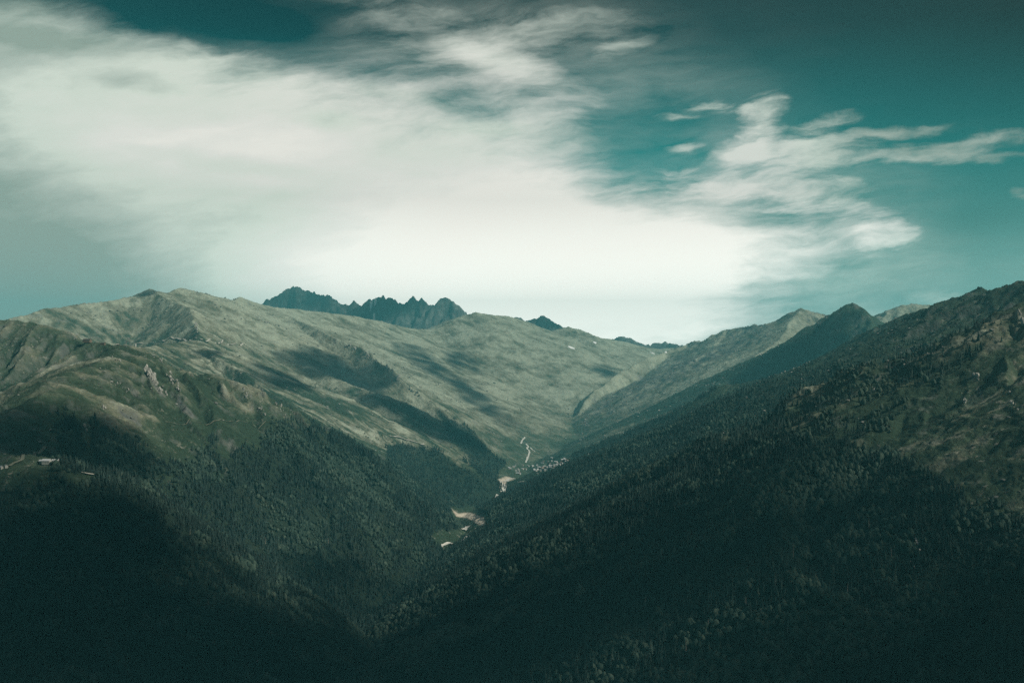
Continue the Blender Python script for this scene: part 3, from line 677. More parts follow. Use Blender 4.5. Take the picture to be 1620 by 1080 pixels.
def merged(name, items, mat, label, cat, seedv):
    """items: list of (templates, x, y, z, h, tint)"""
    g = np.random.default_rng(seedv); VV = []; FF = []; TT = []; off = 0
    for temps, x, y, z, hh, tint in items:
        which = g.integers(len(temps), size=len(x))
        for k, (tv, tf) in enumerate(temps):
            s_ = which == k; n = int(s_.sum())
            if n == 0: continue
            a = g.random(n)*6.28; ca, sa = np.cos(a), np.sin(a)
            wsc = (0.75+0.65*g.random(n))*hh[s_]**0.8*2.0
            vx = tv[None, :, 0]*wsc[:, None]; vy = tv[None, :, 1]*wsc[:, None]
            v = np.stack([vx*ca[:, None]-vy*sa[:, None]+x[s_][:, None], vx*sa[:, None]+vy*ca[:, None]+y[s_][:, None],
                          tv[None, :, 2]*hh[s_][:, None]+z[s_][:, None]-0.6], -1)
            f = tf[None] + (np.arange(n)*len(tv))[:, None, None] + off
            VV.append(v.reshape(-1, 3)); FF.append(f.reshape(-1, 3)); TT.append(np.repeat(tint[s_], len(tv)))
            off += n*len(tv)
    V = np.concatenate(VV); F = np.concatenate(FF); T_ = np.concatenate(TT)
    me = mesh_from(name, V, F)
    a = me.attributes.new('tint', 'FLOAT', 'POINT'); a.data.foreach_set('value', T_.astype(np.float32))
    print('STUFF', name, sum(len(i[1]) for i in items), 'plants', len(F), 'tris')
    return tag(link(name, me, mat), label, cat, kind='stuff')

con_mid = [cone_tiers(4, 8, 0.45, 0.17, 1.0, s) for s in range(4)]
con_far = [cone_tiers(2, 6, 0.35, 0.17, 1.0, s) for s in range(3)]
lea_mid = [blob_crown(2, 0.235, 0.88, 0.10, s) for s in range(4)]
lea_far = [blob_crown(1, 0.24, 0.85, 0.10, s) for s in range(3)]
shr_t = [blob_crown(1, 0.55, 1.0, 0.0, s+20) for s in range(3)]
# loose boulders and scree blocks on the open ground
def boulders(n, r0, r1, seedv):
    g = np.random.default_rng(seedv); n = int(n)
    r = np.sqrt(g.random(n)*(r1*r1-r0*r0)+r0*r0); th = (g.random(n)*2-1)*math.radians(29)
    x = r*np.sin(th); y = r*np.cos(th); z = sample(HZ, x, y)
    p = sstep(fbm(x/110, y/160, 4, 251), 0.18, 0.55)*(0.25+0.75*sstep(sample(ROCK, x, y), 0.1, 0.5))*(sample(FOR, x, y) < 0.35)*(sample(ATT['rd'], x, y) > 120)
    k = g.random(n) < p
    x, y, z, r = x[k], y[k], z[k], r[k]; hh = (1.0+4.2*g.random(len(x))**3.5)*(0.6+r/5500)
    v_ = (z+hh)/r > sample(HORP, x, y) - 0.004
    return x[v_], y[v_], z[v_], hh[v_]
bo = boulders(150000*TREES, 1500, 9000, 306)
# the 300 trees that show largest are objects of their own
x, y, z, hh, r, lf = zones[0]
pxx = 810+FPX*x/y; pyy = 540-FPX*z/y; ptop = 540-FPX*(z+hh)/y
inside = (pxx > 6) & (pxx < 1614) & (pyy < 1082) & ((z+hh*0.5)/r > sample(HORP, x, y)+0.0)
size = np.where(inside, hh/r, 0)
big = np.argsort(-size)[:300] if TREES > 0.3 else np.argsort(-size)[:30]
mask = np.ones(len(x), bool); mask[big] = False

def tints(g, x, y):
    return np.clip(0.42+0.22*g.normal(size=len(x))+0.25*fbm(x/180, y/180, 3, 241), 0, 1)
g = np.random.default_rng(5)
ci = []; li = []
for zi, (zx, zy, zz, zh, zr, zl) in enumerate(zones):
    km = mask if zi == 0 else np.ones(len(zx), bool)
    for lfv in (False, True):
        s_ = km & (zl == lfv); tt = tints(g, zx[s_], zy[s_])
        temps = (lea_mid if zi == 0 else lea_far) if lfv else (con_mid if zi == 0 else con_far)
        (li if lfv else ci).append((temps, zx[s_], zy[s_], zz[s_], zh[s_]*(0.78 if lfv else 1.0)*(1.0, 1.0, 1.05)[zi], tt))
li.append((shr_t, sh[0], sh[1], sh[2], sh[3], tints(g, sh[0], sh[1])*0.6))
merged('fir_forest', ci, M_conS, 'dense dark fir forest covering the lower slopes of the valley', 'forest', 11)
merged('leafy_woodland', li, M_leafS, 'rounded leafy trees and scrub mixed in among the firs on the slopes', 'woodland', 12)

M_bould, t, b = material('boulder_stone'); a_ = t.n.new('ShaderNodeAttribute'); a_.attribute_name = 'tint'
t.l.new(t.ramp(a_.outputs['Fac'], [(0.0, (0.07, 0.08, 0.075)), (0.5, (0.17, 0.175, 0.155)), (1.0, (0.32, 0.32, 0.285))]), b.inputs['Base Color'])
merged('scree', [([blob_crown(1, 0.62, 0.95, 0.15, s_+40) for s_ in range(4)], bo[0], bo[1], bo[2], bo[3], np.random.default_rng(3).random(len(bo[0])))], M_bould,
       'loose grey boulders and scree scattered over the grassy slopes', 'scree', 13)
H0 = 24.0
con_protos = []; lea_protos = []
for k in range(5):
    cv, cf = fine_conifer(H0, 3.6+0.4*k, 50+k); tv, tf = tube(0.42, 0.12, -1.5, H0*0.8)
    con_protos.append((mesh_from('fir_crown', cv, cf), mesh_from('fir_trunk', tv, tf, True)))
for k in range(3):
    cv, cf = fine_leafy(H0*0.85, 6.0, 70+k); tv, tf = tube(0.5, 0.22, -1.5, H0*0.45)
    lea_protos.append((mesh_from('beech_crown', cv, cf), mesh_from('beech_trunk', tv, tf, True)))
g = np.random.default_rng(9)
for i in big:
    leafy = bool(lf[i])
    k = int(g.integers(3 if leafy else 5)); cr, tr = (lea_protos if leafy else con_protos)[k]
    e = bpy.data.objects.new('beech_tree' if leafy else 'fir_tree', None); COL.objects.link(e)
    e.location = (x[i], y[i], z[i]-0.3); sc = hh[i]/H0; e.scale = (sc*(0.9+0.3*g.random()),)*2 + (sc,)
    e.rotation_euler = (0, 0, g.random()*6.28)
    where = ('in the bottom left corner' if pxx[i] < 330 else 'at the bottom left of the middle' if pxx[i] < 700 else 'at the bottom right of the middle' if pxx[i] < 1050
             else 'under the sunlit clump at lower right' if pxx[i] < 1330 else 'in the bottom right corner') + (', at the picture edge' if pyy[i] > 1050 else ', a little higher up')
    sz = 'tall' if hh[i] > 18 else 'small'
    kind_ = '%s %s' % (sz, 'rounded leafy tree' if leafy else 'slender dark fir')
    tag(e, '%s %s' % (kind_, where), 'tree', '%ss %s' % (kind_, where))
    link('trunk', tr, M_bark, e); link('crown', cr, M_leaf if leafy else M_con, e)

# bleached dead trees standing out of the dark wood
def snag(h, seedv):
    g = np.random.default_rng(seedv); V = []; F = []
    def limb(a, b_, r0_, r1_):
        a = np.array(a, float); b_ = np.array(b_, float); d_ = (b_-a)/np.linalg.norm(b_-a)
        p = np.cross(d_, (0.3, 0.9, 0.2)); p /= np.linalg.norm(p); q = np.cross(d_, p); o0 = len(V)
        for e_, r_ in ((a, r0_), (b_, r1_)):
            for i in range(5): V.append(tuple(e_+(p*math.cos(i*1.2566)+q*math.sin(i*1.2566))*r_))
        for i in range(5): F.append((o0+i, o0+(i+1) % 5, o0+5+(i+1) % 5, o0+5+i))
    limb((0, 0, -1), (0.3, 0.1, h*0.55), 0.55, 0.38); limb((0.3, 0.1, h*0.55), (0.1, 0.3, h), 0.38, 0.08)
    for k in range(11):
        z_ = h*(0.35+0.055*k); a = g.random()*6.28; L_ = (1-z_/h)*3.4+0.5
        limb((0.2, 0.15, z_), (L_*math.cos(a), L_*math.sin(a), z_-0.3*L_+0.5), 0.14, 0.04)
    return mesh_from('dead_tree', V, F)
SNAG = [snag(19, 1), snag(15, 2), snag(22, 3)]
g = np.random.default_rng(19)
for k, (px_, py_) in enumerate([(1205,985),(1246,1000),(1150,905),(1290,925),(1180,960),(1340,945),(1120,1000),(1070,900),(1255,880),(1020,960),(1410,880),(1225,940),(985,870),(1310,900),(1375,840),(1085,1035),(940,905),(1160,820),(870,930),(1215,790),(800,960),(1450,955),(1330,1030),(230,890),(300,850),(360,900),(420,860),(330,960),(260,990),(480,900),(520,860),(400,800)]):
    c = hit(px_, py_, 600); o = link('dead_tree', SNAG[k % 3], M_dead); o.location = c; o.rotation_euler = (0.06*g.normal(), 0.06*g.normal(), g.random()*6.28)
    side = 'right' if px_ > 640 else 'left'
    tag(o, 'bleached bare trunk of a dead tree standing in the wood on the %s slope' % side, 'dead tree', 'dead trees in the wood on the %s slope' % side)

# ------------------------------------------------------------------ draped tracks, gravel and snow
def drape(pts, step=12.0):
    W = [hit(px_, py_, rm) for px_, py_, rm in pts]
    out = [W[0][:2]]
    for a, b_ in zip(W[:-1], W[1:]):
        n = max(1, int(np.hypot(*(b_[:2]-a[:2]))/step))
        for k in range(1, n+1): out.append(a[:2]+(b_[:2]-a[:2])*k/n)
    return np.array(out)
def ribbon(name, pts, width, mat, lift=2.6, wob=0.3, rmin=500):
    P_ = drape([(p[0], p[1], rmin) for p in pts]); n = len(P_)
    T_ = np.gradient(P_, axis=0); T_ /= np.linalg.norm(T_, axis=1)[:, None]+1e-9
    N_ = np.stack([-T_[:, 1], T_[:, 0]], 1)
    w = width*0.5*(1+wob*gnoise(P_[:, 0]/40, P_[:, 1]/40, 9))
    cols = [P_+N_*w[:, None]*k for k in (-1, -0.33, 0.33, 1)]
    V = []
    for c in cols: V.append(np.stack([c[:, 0], c[:, 1], sample(HZ, c[:, 0], c[:, 1])+lift], 1))
    V = np.stack(V, 1)
    # lay it level across so that it never dips into the slope
    V[:, :, 2] = np.maximum(V[:, :, 2], V[:, :, 2].mean(1, keepdims=True))
    F = []
    for i in range(n-1):
        for k in range(3): a = i*4+k; F.append((a, a+1, a+5, a+4))
    return link(name, mesh_from(name, V.reshape(-1, 3), F, True), mat)
def dusty(name, c0, c1):
    m, t, b = material(name); co = t.n.new('ShaderNodeTexCoord').outputs['Object']
    t.l.new(t.ramp(t.noise(co, 0.15, 4, 0.6), [(0.3, c0), (0.7, c1)]), b.inputs['Base Color']); return m
M_track = dusty('track_gravel', (0.30, 0.29, 0.25), (0.44, 0.43, 0.38))
M_river = dusty('river_gravel', (0.38, 0.38, 0.34), (0.58, 0.58, 0.53))
M_snow = dusty('old_snow', (0.75, 0.78, 0.80), (0.90, 0.92, 0.92))
for nm, pts, w, m, rm in [
    ('track', [(186,547),(215,545),(250,542),(285,538),(312,536)], 9, M_track, 3700),
    ('track', [(312,536),(330,540),(350,544),(372,545),(388,546)], 8, M_track, 4500),
    ('path', [(262,668),(300,664),(345,666),(420,667)], 2.6, dusty('worn_path', (0.14,0.14,0.10), (0.24,0.23,0.17)), 2300),
    ('track', [(617,690),(635,693),(655,699),(672,704)], 14, M_track, 4300),
    ('track', [(722,713),(740,730),(760,745),(778,757)], 10, dusty('grassy_track', (0.10,0.12,0.08), (0.2,0.2,0.14)), 4300),
    ('river', [(831,692),(826,697),(824,702)], 11, M_river, 6000),
    ('river', [(832,702),(836,707),(834,709),(838,715),(836,722),(832,732)], 11, M_river, 6000),
    ('track', [(839,708),(843,712),(846,714)], 8, M_river, 6000),
    ('river', [(791,762),(796,766),(798,772),(795,779)], 22, M_river, 4800),
    ('river', [(788,783),(786,788),(784,793)], 18, M_river, 4300),
    ('track', [(814,757),(806,758),(798,762)], 14, M_river, 4800),
    ('track', [(818,764),(828,762),(845,757),(860,751),(880,745)], 10, M_track, 4800),
    ('river', [(731,838),(736,837),(740,833)], 20, M_river, 3400),
    ('river', [(729,856),(736,853),(741,849)], 16, M_river, 3300),
    ('track', [(692,865),(700,863),(712,860),(730,855)], 9, M_river, 3300),
    ('track', [(150,752),(140,751),(130,749)], 5, M_track, 1700),
    ('track', [(15,738),(35,728),(55,716),(72,707)], 7, dusty('farm_track', (0.12,0.13,0.09), (0.2,0.2,0.15)), 1700),
    ('gravel_chute', [(1443,840),(1447,850),(1452,862),(1456,873)], 2.2, M_track, 1000),
    ('gravel_chute', [(1430,862),(1438,878),(1447,902)], 1.8, M_track, 1000)]:
    tag(ribbon(nm, pts, w, m, rmin=rm, lift=5.5 if rm in (3700, 4500) else 2.4), kind='structure')

def patch(name, px_, py_, w, h, mat, rmin, label, cat, group, seedv, lift=1.5):
    """an uneven sheet lying on the slope, w and h in metres"""
    c = hit(px_, py_, rmin); n = 16
    ang = np.linspace(0, 2*math.pi, n, endpoint=False)
    V = [(c[0], c[1])]; F = []
    for ring in (0.5, 1.0):
        rr_ = ring*(1+0.35*gnoise(np.cos(ang)*1.5+seedv*7, np.sin(ang)*1.5, seedv))
        V += list(zip(c[0]+w/2*np.cos(ang)*rr_, c[1]+h/2*np.sin(ang)*rr_))
    V = np.array(V); zz = sample(HZ, V[:, 0], V[:, 1])+lift
    tri = [(0, 1+i, 1+(i+1) % n) for i in range(n)]
    for i in range(n):
        a, b_ = 1+i, 1+(i+1) % n; tri += [(a, a+n, b_+n), (a, b_+n, b_)]
    zz[1+n:] -= 0.8+lift*0.4
    return tag(link(name, mesh_from(name, np.column_stack([V, zz]), tri, True), mat), label, cat, group)
SN = 'old snow left in the high hollows'
for (a, b_, w, h, rm, lb) in [(594,476,34,150,13000,'thin strip of snow high in the gully of the jagged peaks'),
    (587,482,44,110,13000,'small slanting snow patch just left of the gully strip on the jagged peaks'),
    (592,504,30,70,12000,'tiny snow fleck at the foot of the jagged peaks'),
    (904,550,80,90,10000,'flat snow patch in the hollow beneath the dark summit right of the jagged peaks'),
    (941,541,44,70,10000,'little snow fleck under the saddle left of the low rounded peak'),
    (1032,558,70,70,10000,'snow streak below the lowest notch of the valley head'),
    (1052,557,30,50,10000,'tiny snow fleck at the right end of the valley head')]:
    patch('snow_patch', a, b_, w, h, M_snow, rm, lb, 'snow patch', SN, int(a), 3.0)

# ------------------------------------------------------------------ rock outcrops
M_rock, t, b = material('pale_rock'); co = t.n.new('ShaderNodeTexCoord').outputs['Object']
nn = t.noise(co, 0.12, 6, 0.65)
t.l.new(t.ramp(nn, [(0.3, (0.10, 0.11, 0.10)), (0.5, (0.26, 0.26, 0.235)), (0.7, (0.46, 0.45, 0.40))]), b.inputs['Base Color'])
M_darkrock, t, b = material('dark_rock'); co = t.n.new('ShaderNodeTexCoord').outputs['Object']
t.l.new(t.ramp(t.noise(co, 0.1, 6, 0.65), [(0.3, (0.03, 0.04, 0.04)), (0.7, (0.10, 0.11, 0.10))]), b.inputs['Base Color'])
def outcrop(px0, py0, px1, py1, n, size, rmin, label, seedv, mat=None, group=None, spread=1.0):
    import bmesh
    g = np.random.default_rng(seedv); V = []; F = []; base = None
    for k in range(n):
        f = g.random(); px_ = px0+(px1-px0)*f+g.normal()*2.2*spread; py_ = py0+(py1-py0)*f+g.normal()*2.2*spread
        c = hit(px_, py_, rmin)
        if base is None: base = c.copy()
        if np.hypot(*(c[:2]-base[:2])) > 900: continue
        s_ = size*(0.35+0.9*g.random()**1.5)
        bm = bmesh.new(); bmesh.ops.create_icosphere(bm, subdivisions=2, radius=1.0)
        v = np.array([q.co[:] for q in bm.verts]); ff = [[q.index for q in fc.verts] for fc in bm.faces]; bm.free()
        v = v*(1+0.35*gnoise(v[:, 0]*1.6+k, v[:, 1]*1.6+v[:, 2]*2, seedv+k))[:, None]
        v = np.round(v*2.6)/2.6*0.6+v*0.4
        v = v*np.array([s_*0.6, s_*0.5, s_*1.05]); a = g.random()*6.28
        v = np.stack([v[:, 0]*math.cos(a)-v[:, 1]*math.sin(a), v[:, 0]*math.sin(a)+v[:, 1]*math.cos(a), v[:, 2]], 1) + c - base + np.array([0, 0, s_*0.25])
        o0 = len(V); V += list(v); F += [tuple(q+o0 for q in f_) for f_ in ff]
    o = link('rock_outcrop', mesh_from('rock_outcrop', V, F), mat or M_rock); o.location = base
    return tag(o, label, 'rock outcrop', group)
G1 = 'pale crags on the left hill'; G2 = 'rocks along the spur crest'; G3 = 'pale crags on the near right spur'
outcrop(230,583,249,610, 30, 11, 2700, 'largest pale crag running down the middle of the near left hill', 1, group=G1, spread=0.75)
outcrop(250,612,259,624, 14, 8, 2700, 'pale rocks just below the largest crag on the left hill', 2, group=G1)
outcrop(268,590,284,620, 20, 6, 2700, 'scattered pale rocks right of the largest crag on the left hill', 3, group=G1)
outcrop(178,600,202,618, 8, 4.5, 2500, 'small pale rocks on the green face left of the largest crag', 4, group=G1)
outcrop(161,640,168,650, 5, 5, 2300, 'small pale rock by the upper edge of the wood on the left hill', 5, group=G1)
outcrop(384,615,392,628, 7, 6, 2900, 'pale rock near the right shoulder of the left hill', 6, group=G1)
outcrop(410,640,420,655, 7, 6, 2900, 'pale rock at the lower right end of the left hill crest', 7, group=G1)
outcrop(430,632,462,662, 12, 5, 3000, 'string of pale rocks along the right shoulder of the left hill', 8, group=G1)
outcrop(172,566,190,574, 6, 3.5, 2700, 'low grey rocks on the rounded top of the left hill', 9, group=G1)
outcrop(134,674,138,684, 5, 6, 2200, 'bright white bare scar in the dark wood on the left', 10, group=G1, spread=0.5)
outcrop(545,545,562,553, 10, 12, 6500, 'pale rocks on the upper middle spur crest', 11, group=G2)
outcrop(575,558,600,575, 14, 13, 6300, 'line of pale rocks stepping down the middle spur crest', 12, group=G2)
outcrop(612,578,628,598, 16, 15, 6000, 'tallest knob of rock on the middle spur crest', 13, group=G2)
outcrop(640,606,665,630, 12, 9, 6000, 'dark rocks along the lower middle spur crest', 14, M_darkrock, G2)
outcrop(712,680,716,696, 8, 9, 5600, 'bare pale scar on the wooded end of the middle spur', 15, group=G2, spread=0.6)
outcrop(310,512,312,527, 8, 12, 5000, 'upright pale rock face on the ridge above the bend of the track', 16, spread=0.4)
outcrop(1543,590,1548,604, 9, 5, 1900, 'highest pale crag on the near right spur', 17, group=G3, spread=0.8)
outcrop(1524,632,1530,640, 6, 4, 1700, 'small pale rock on the grassy shoulder of the near right spur', 18, group=G3, spread=0.6)
outcrop(1592,620,1610,650, 9, 4, 1700, 'pale rocks in the gully right of the grassy shoulder', 19, group=G3)
outcrop(1612,495,1625,520, 10, 7, 2000, 'large pale rock face at the right edge beneath the skyline', 20, group=G3)
outcrop(1375,605,1385,625, 5, 5, 2300, 'lone pale rock on the dark face of the right ridge', 21, group='pale rocks on the dark right ridge', spread=0.6)
outcrop(1308,645,1312,660, 5, 5, 2600, 'lone pale rock lower down the dark face of the right ridge', 22, group='pale rocks on the dark right ridge', spread=0.6)
outcrop(1240,592,1285,575, 16, 9, 4500, 'long pale slab on the crest below the sharp peak', 23, spread=1.4)

# ------------------------------------------------------------------ buildings
def house_parts(w, l, hw, hr):
    V = [(-w/2,-l/2,-2),(w/2,-l/2,-2),(w/2,l/2,-2),(-w/2,l/2,-2),(-w/2,-l/2,hw),(w/2,-l/2,hw),(w/2,l/2,hw),(-w/2,l/2,hw),(0,-l/2,hw+hr),(0,l/2,hw+hr)]
    F4 = [(0,1,5,4),(1,2,6,5),(2,3,7,6),(3,0,4,7)]; F3 = [(4,5,8),(6,7,9)]
    me = bpy.data.meshes.new('wall'); me.from_pydata(V, [], F4+F3)
    e = 0.7; sl_ = hr/(w/2); z0 = hw-e*sl_+0.12; zt = hw+hr+0.12
    R_ = [(-w/2-e,-l/2-e,z0),(0,-l/2-e,zt),(0,l/2+e,zt),(-w/2-e,l/2+e,z0),(w/2+e,-l/2-e,z0),(w/2+e,l/2+e,z0)]
    R_ += [(a, b_, c+0.3) for a, b_, c in R_]
    RF = [(0,1,2,3),(1,4,5,2),(6,9,8,7),(7,8,11,10),(0,3,9,6),(4,10,11,5),(0,6,7,1),(1,7,10,4),(3,2,8,9),(2,5,11,8)]
    mr = bpy.data.meshes.new('roof'); mr.from_pydata(R_, [], RF)
    # windows: slabs a little proud of the long walls
    WV = []; WF = []
    for sx in (-1, 1):
        for k in range(3):
            yc = -l/2 + l*(k+0.5)/3
            for zc in ((1.6,) if hw < 4 else (1.6, 4.3)):
                o0 = len(WV)
                for dx in (0.0, 0.06):
                    WV += [(sx*(w/2+dx), yc-0.55, zc-0.6), (sx*(w/2+dx), yc+0.55, zc-0.6), (sx*(w/2+dx), yc+0.55, zc+0.6), (sx*(w/2+dx), yc-0.55, zc+0.6)]
                WF += [(o0+4,o0+5,o0+6,o0+7),(o0,o0+1,o0+5,o0+4),(o0+2,o0+3,o0+7,o0+6),(o0+1,o0+2,o0+6,o0+5),(o0+3,o0,o0+4,o0+7)]
    mw = bpy.data.meshes.new('window'); mw.from_pydata(WV, [], WF)
    return me, mr, mw
def plain(name, c, rough=0.8):
    m, t, b = material(name); co = t.n.new('ShaderNodeTexCoord').outputs['Object']
    f = t.noise(co, 0.8, 3, 0.6)
    t.l.new(t.ramp(f, [(0.3, tuple(q*0.8 for q in c)), (0.7, tuple(min(1, q*1.12) for q in c))]), b.inputs['Base Color'])
    b.inputs['Roughness'].default_value = rough; return m
W_white = plain('lime_wash', (0.42, 0.41, 0.37)); W_wood = plain('old_timber', (0.16, 0.12, 0.09)); W_glass = plain('window_glass', (0.03, 0.04, 0.05), 0.2)
R_tin = plain('bright_tin', (0.48, 0.50, 0.50), 0.5); R_rust = plain('weathered_tin', (0.32, 0.26, 0.22)); R_grey = plain('grey_sheet', (0.26, 0.28, 0.28)); R_dark = plain('dark_shingle', (0.06, 0.055, 0.05))
def house(px_, py_, rmin, w, l, hw, hr, rot, wm, rm, label, group=None, cat='house', name='house'):
    c = hit(px_, py_, rmin); e = bpy.data.objects.new(name, None); COL.objects.link(e)
    e.location = (c[0], c[1], c[2]+0.6); e.rotation_euler = (0, 0, rot)
    a, b_, w_ = house_parts(w, l, hw, hr)
    link('wall', a, wm, e); link('roof', b_, rm, e); link('windows', w_, W_glass, e).name = 'window'
    tag(e, label, cat, group); return e
spots = [(585,1015),(600,1190),(630,1240),(655,1160),(682,1138),(690,1090),(632,1010),(665,992),(636,898),(690,808),(715,830),(755,815),(767,865),(700,740),(690,602),(697,680),
         (735,420),(728,398),(745,540),(775,545),(805,530),(790,560),(700,980),(742,960),(742,1035),(765,1065),(722,945),(710,905),(738,885),(750,760),(705,1050),(675,1185),(618,1165),
         (645,1075),(640,960),(720,1000),(735,1010),(660,880),(760,925),(745,900),(725,850),(770,790),(690,500),(712,470),(765,505),(810,560),(740,600),(745,640),(612,1205),(668,1110),(700,1010),(752,1085),(690,1060),(640,1210)]
g = np.random.default_rng(77)
desc = [('whitewashed village house', W_white), ('timber village house', W_wood)]
rdesc = [('bright tin roof', R_tin), ('rusty tin roof', R_rust), ('grey sheet roof', R_grey)]
for (sy, sx) in spots:
    px_ = 760+sx/9; py_ = 660+sy/9
    k = int(g.random() < 0.25); q = int(g.choice(3, p=[0.6, 0.15, 0.25])); w_ = 9+5*g.random(); l_ = 11+9*g.random()
    where = 'on the right side of' if px_ > 872 else ('on the left side of' if px_ < 828 else 'in the middle of')
    house(px_, py_, 4900, w_, l_, 5.5, 3.0, g.random()*3.14, desc[k][1], rdesc[q][1],
          '%s with %s %s the far village' % (desc[k][0].replace('village ', ''), rdesc[q][0], where), 'houses of the far village with %s %s it' % (rdesc[q][0], where))
house(938, 720, 4900, 12, 46, 4, 3, 1.1, W_white, R_tin, 'long low white shed alone above the right end of the village')
for (px_, py_, w, l, hw, hr, rot, wm, rm, lb) in [
    (74, 733, 10, 16, 5.6, 3.2, 1.5, W_white, R_tin, 'largest white farmhouse with a bright roof on the dark left clearing'),
    (66, 731.5, 6, 9, 3.2, 2.2, 1.4, W_white, R_tin, 'little white outbuilding left of the farmhouse on the clearing'),
    (88, 731, 7, 12, 3.4, 2.4, 1.7, W_wood, R_tin, 'timber barn with a bright roof right of the farmhouse'),
    (10, 739, 6, 8, 3.4, 2.4, 0.6, W_white, R_grey, 'small hut standing nearer the track at the left edge of the clearing'),
    (2.5, 741, 5, 7, 3.2, 2.2, 0.8, W_white, R_tin, 'tiny pale hut at the very left edge of the picture'),
    (138, 541, 18, 26, 6, 5, 1.5, W_wood, R_dark, 'dark timber hut on the skyline of the brown left hill'),
    (163, 545, 10, 14, 3.5, 3, 1.5, W_wood, R_dark, 'smaller dark hut right of the skyline hut'),
    (409, 1049, 6, 8, 4, 3, 0.4, W_wood, R_tin, 'single tin roofed cabin deep in the dark wood at the bottom')]:
    house(px_, py_, 600, w, l, hw, hr, rot, wm, rm, lb, cat='house' if 'house' in lb else 'hut', name='farmhouse' if 'farmhouse' in lb else ('hut' if 'hut' in lb else 'cabin'))
outcrop(355,1075,368,1073, 7, 2.2, 600, 'pale bare stones at the bottom edge of the dark wood', 30, spread=0.5)
outcrop(378,1068,384,1076, 6, 2.0, 600, 'pale stones just right of the others at the bottom edge', 31, spread=0.5)

# lattice mast on the saddle
def mast(px_, py_, rmin, h, lean, label):
    c = hit(px_, py_, rmin); V = []; F = []
    def bar(a, b_, r_):
        a = np.array(a, float); b_ = np.array(b_, float); d_ = (b_-a)/np.linalg.norm(b_-a)
        p = np.cross(d_, (0.3, 0.5, 0.8)); p /= np.linalg.norm(p); q = np.cross(d_, p); o0 = len(V)
        for e_ in (a, b_):
            for s1_, s2_ in ((1, 1), (-1, 1), (-1, -1), (1, -1)): V.append(tuple(e_+(p*s1_+q*s2_)*r_))
        for i in range(4): F.append((o0+i, o0+(i+1) % 4, o0+4+(i+1) % 4, o0+4+i))
    lv = 6
    for s1_, s2_ in ((1, 1), (-1, 1), (-1, -1), (1, -1)): bar((3*s1_, 3*s2_, -1), (0.6*s1_, 0.6*s2_, h), 0.28)
    for k in range(lv):
        z0, z1 = h*k/lv, h*(k+1)/lv; w0 = 3-2.4*k/lv; w1 = 3-2.4*(k+1)/lv
        for s_ in (-1, 1):
            bar((w0, w0*s_, z0), (-w1, w1*s_, z1), 0.16); bar((w0*s_, w0, z0), (w1*s_, -w1, z1), 0.16)
    e = bpy.data.objects.new('power_pylon', None); COL.objects.link(e); e.location = c; e.rotation_euler = (0, lean, 0.4)
    link('lattice', mesh_from('lattice', V, F), M_mast, e)
    V.clear(); F.clear()
    for zz_ in (0.82, 0.95): bar((-7, 0, h*zz_), (7, 0, h*zz_), 0.25)
    link('cross_arm', mesh_from('cross_arm', V, F), M_mast, e)
    return tag(e, label, 'pylon', 'pylons on the saddle')
M_mast = plain('dull_steel', (0.22, 0.24, 0.24), 0.6)
mast(207, 549, 2800, 36, -0.18, 'taller leaning lattice pylon on the saddle of the left hill')
mast(199, 549, 2800, 22, 0.10, 'shorter lattice pylon just left of the taller one on the saddle')

# ------------------------------------------------------------------ unseen clouds overhead: cloud shadows on the slopes, others added to darken the foreground
M_cloud, t, b = material('cloud_white'); b.inputs['Base Color'].default_value = (0.85, 0.86, 0.86, 1)
co = t.n.new('ShaderNodeTexCoord').outputs['Object']
t.l.new(t.mapr(t.noise(co, 0.006, 5, 0.6), 0.35, 0.65, 0.04, 0.36), b.inputs['Alpha'])
M_thin = M_cloud.copy(); M_thin.name = 'thin_shade_cloud'
for n_ in M_thin.node_tree.nodes:
    if n_.type == 'MAP_RANGE': n_.inputs[3].default_value = 0.02; n_.inputs[4].default_value = 0.17
def shade_cloud(px_, py_, rmin, alt, rx, ry, seedv, label, flip=0.0, soft=False):
    import bmesh
    c = hit(px_, py_, rmin) if not isinstance(px_, tuple) else np.array(px_, float)
    k = (alt-c[2])/SUN[2]; ctr = c+SUN*k
    g = np.random.default_rng(seedv); V = []; F = []
    n = 34
    for j in range(n):
        a = g.random()*6.28; q = math.sqrt(g.random())*0.85
        s_ = (0.50-0.30*q)*min(rx, ry)*(0.6+0.7*g.random())
        cx, cy = rx*q*math.cos(a), ry*q*math.sin(a)
        cx, cy = cx*math.cos(flip)-cy*math.sin(flip), cx*math.sin(flip)+cy*math.cos(flip)
        bm = bmesh.new(); bmesh.ops.create_icosphere(bm, subdivisions=3, radius=1.0)
        v = np.array([q_.co[:] for q_ in bm.verts]); ff = [[q_.index for q_ in fc.verts] for fc in bm.faces]; bm.free()
        v = v*(1+0.30*fbm(v[:, 0]*2+j*5.1, v[:, 1]*2+v[:, 2]*1.7, 3, seedv+j))[:, None]
        v = v*s_*np.array([1.15, 1.15, 0.55]); v[:, 2] = np.where(v[:, 2] < 0, v[:, 2]*0.35, v[:, 2])
        v = v+np.array([cx, cy, 0])
        o0 = len(V); V += list(v); F += [tuple(q_+o0 for q_ in f_) for f_ in ff]
    o = link('shade_cloud', mesh_from('shade_cloud', V, F, True), M_thin if soft else M_cloud); o.location = ctr
    pxc = 810+FPX*ctr[0]/max(ctr[1], 1); pyc = 540-FPX*ctr[2]/max(ctr[1], 1)
    print('CLOUD', [round(float(q_)) for q_ in ctr], 'at', round(pxc), round(pyc))
    return tag(o, kind='structure')
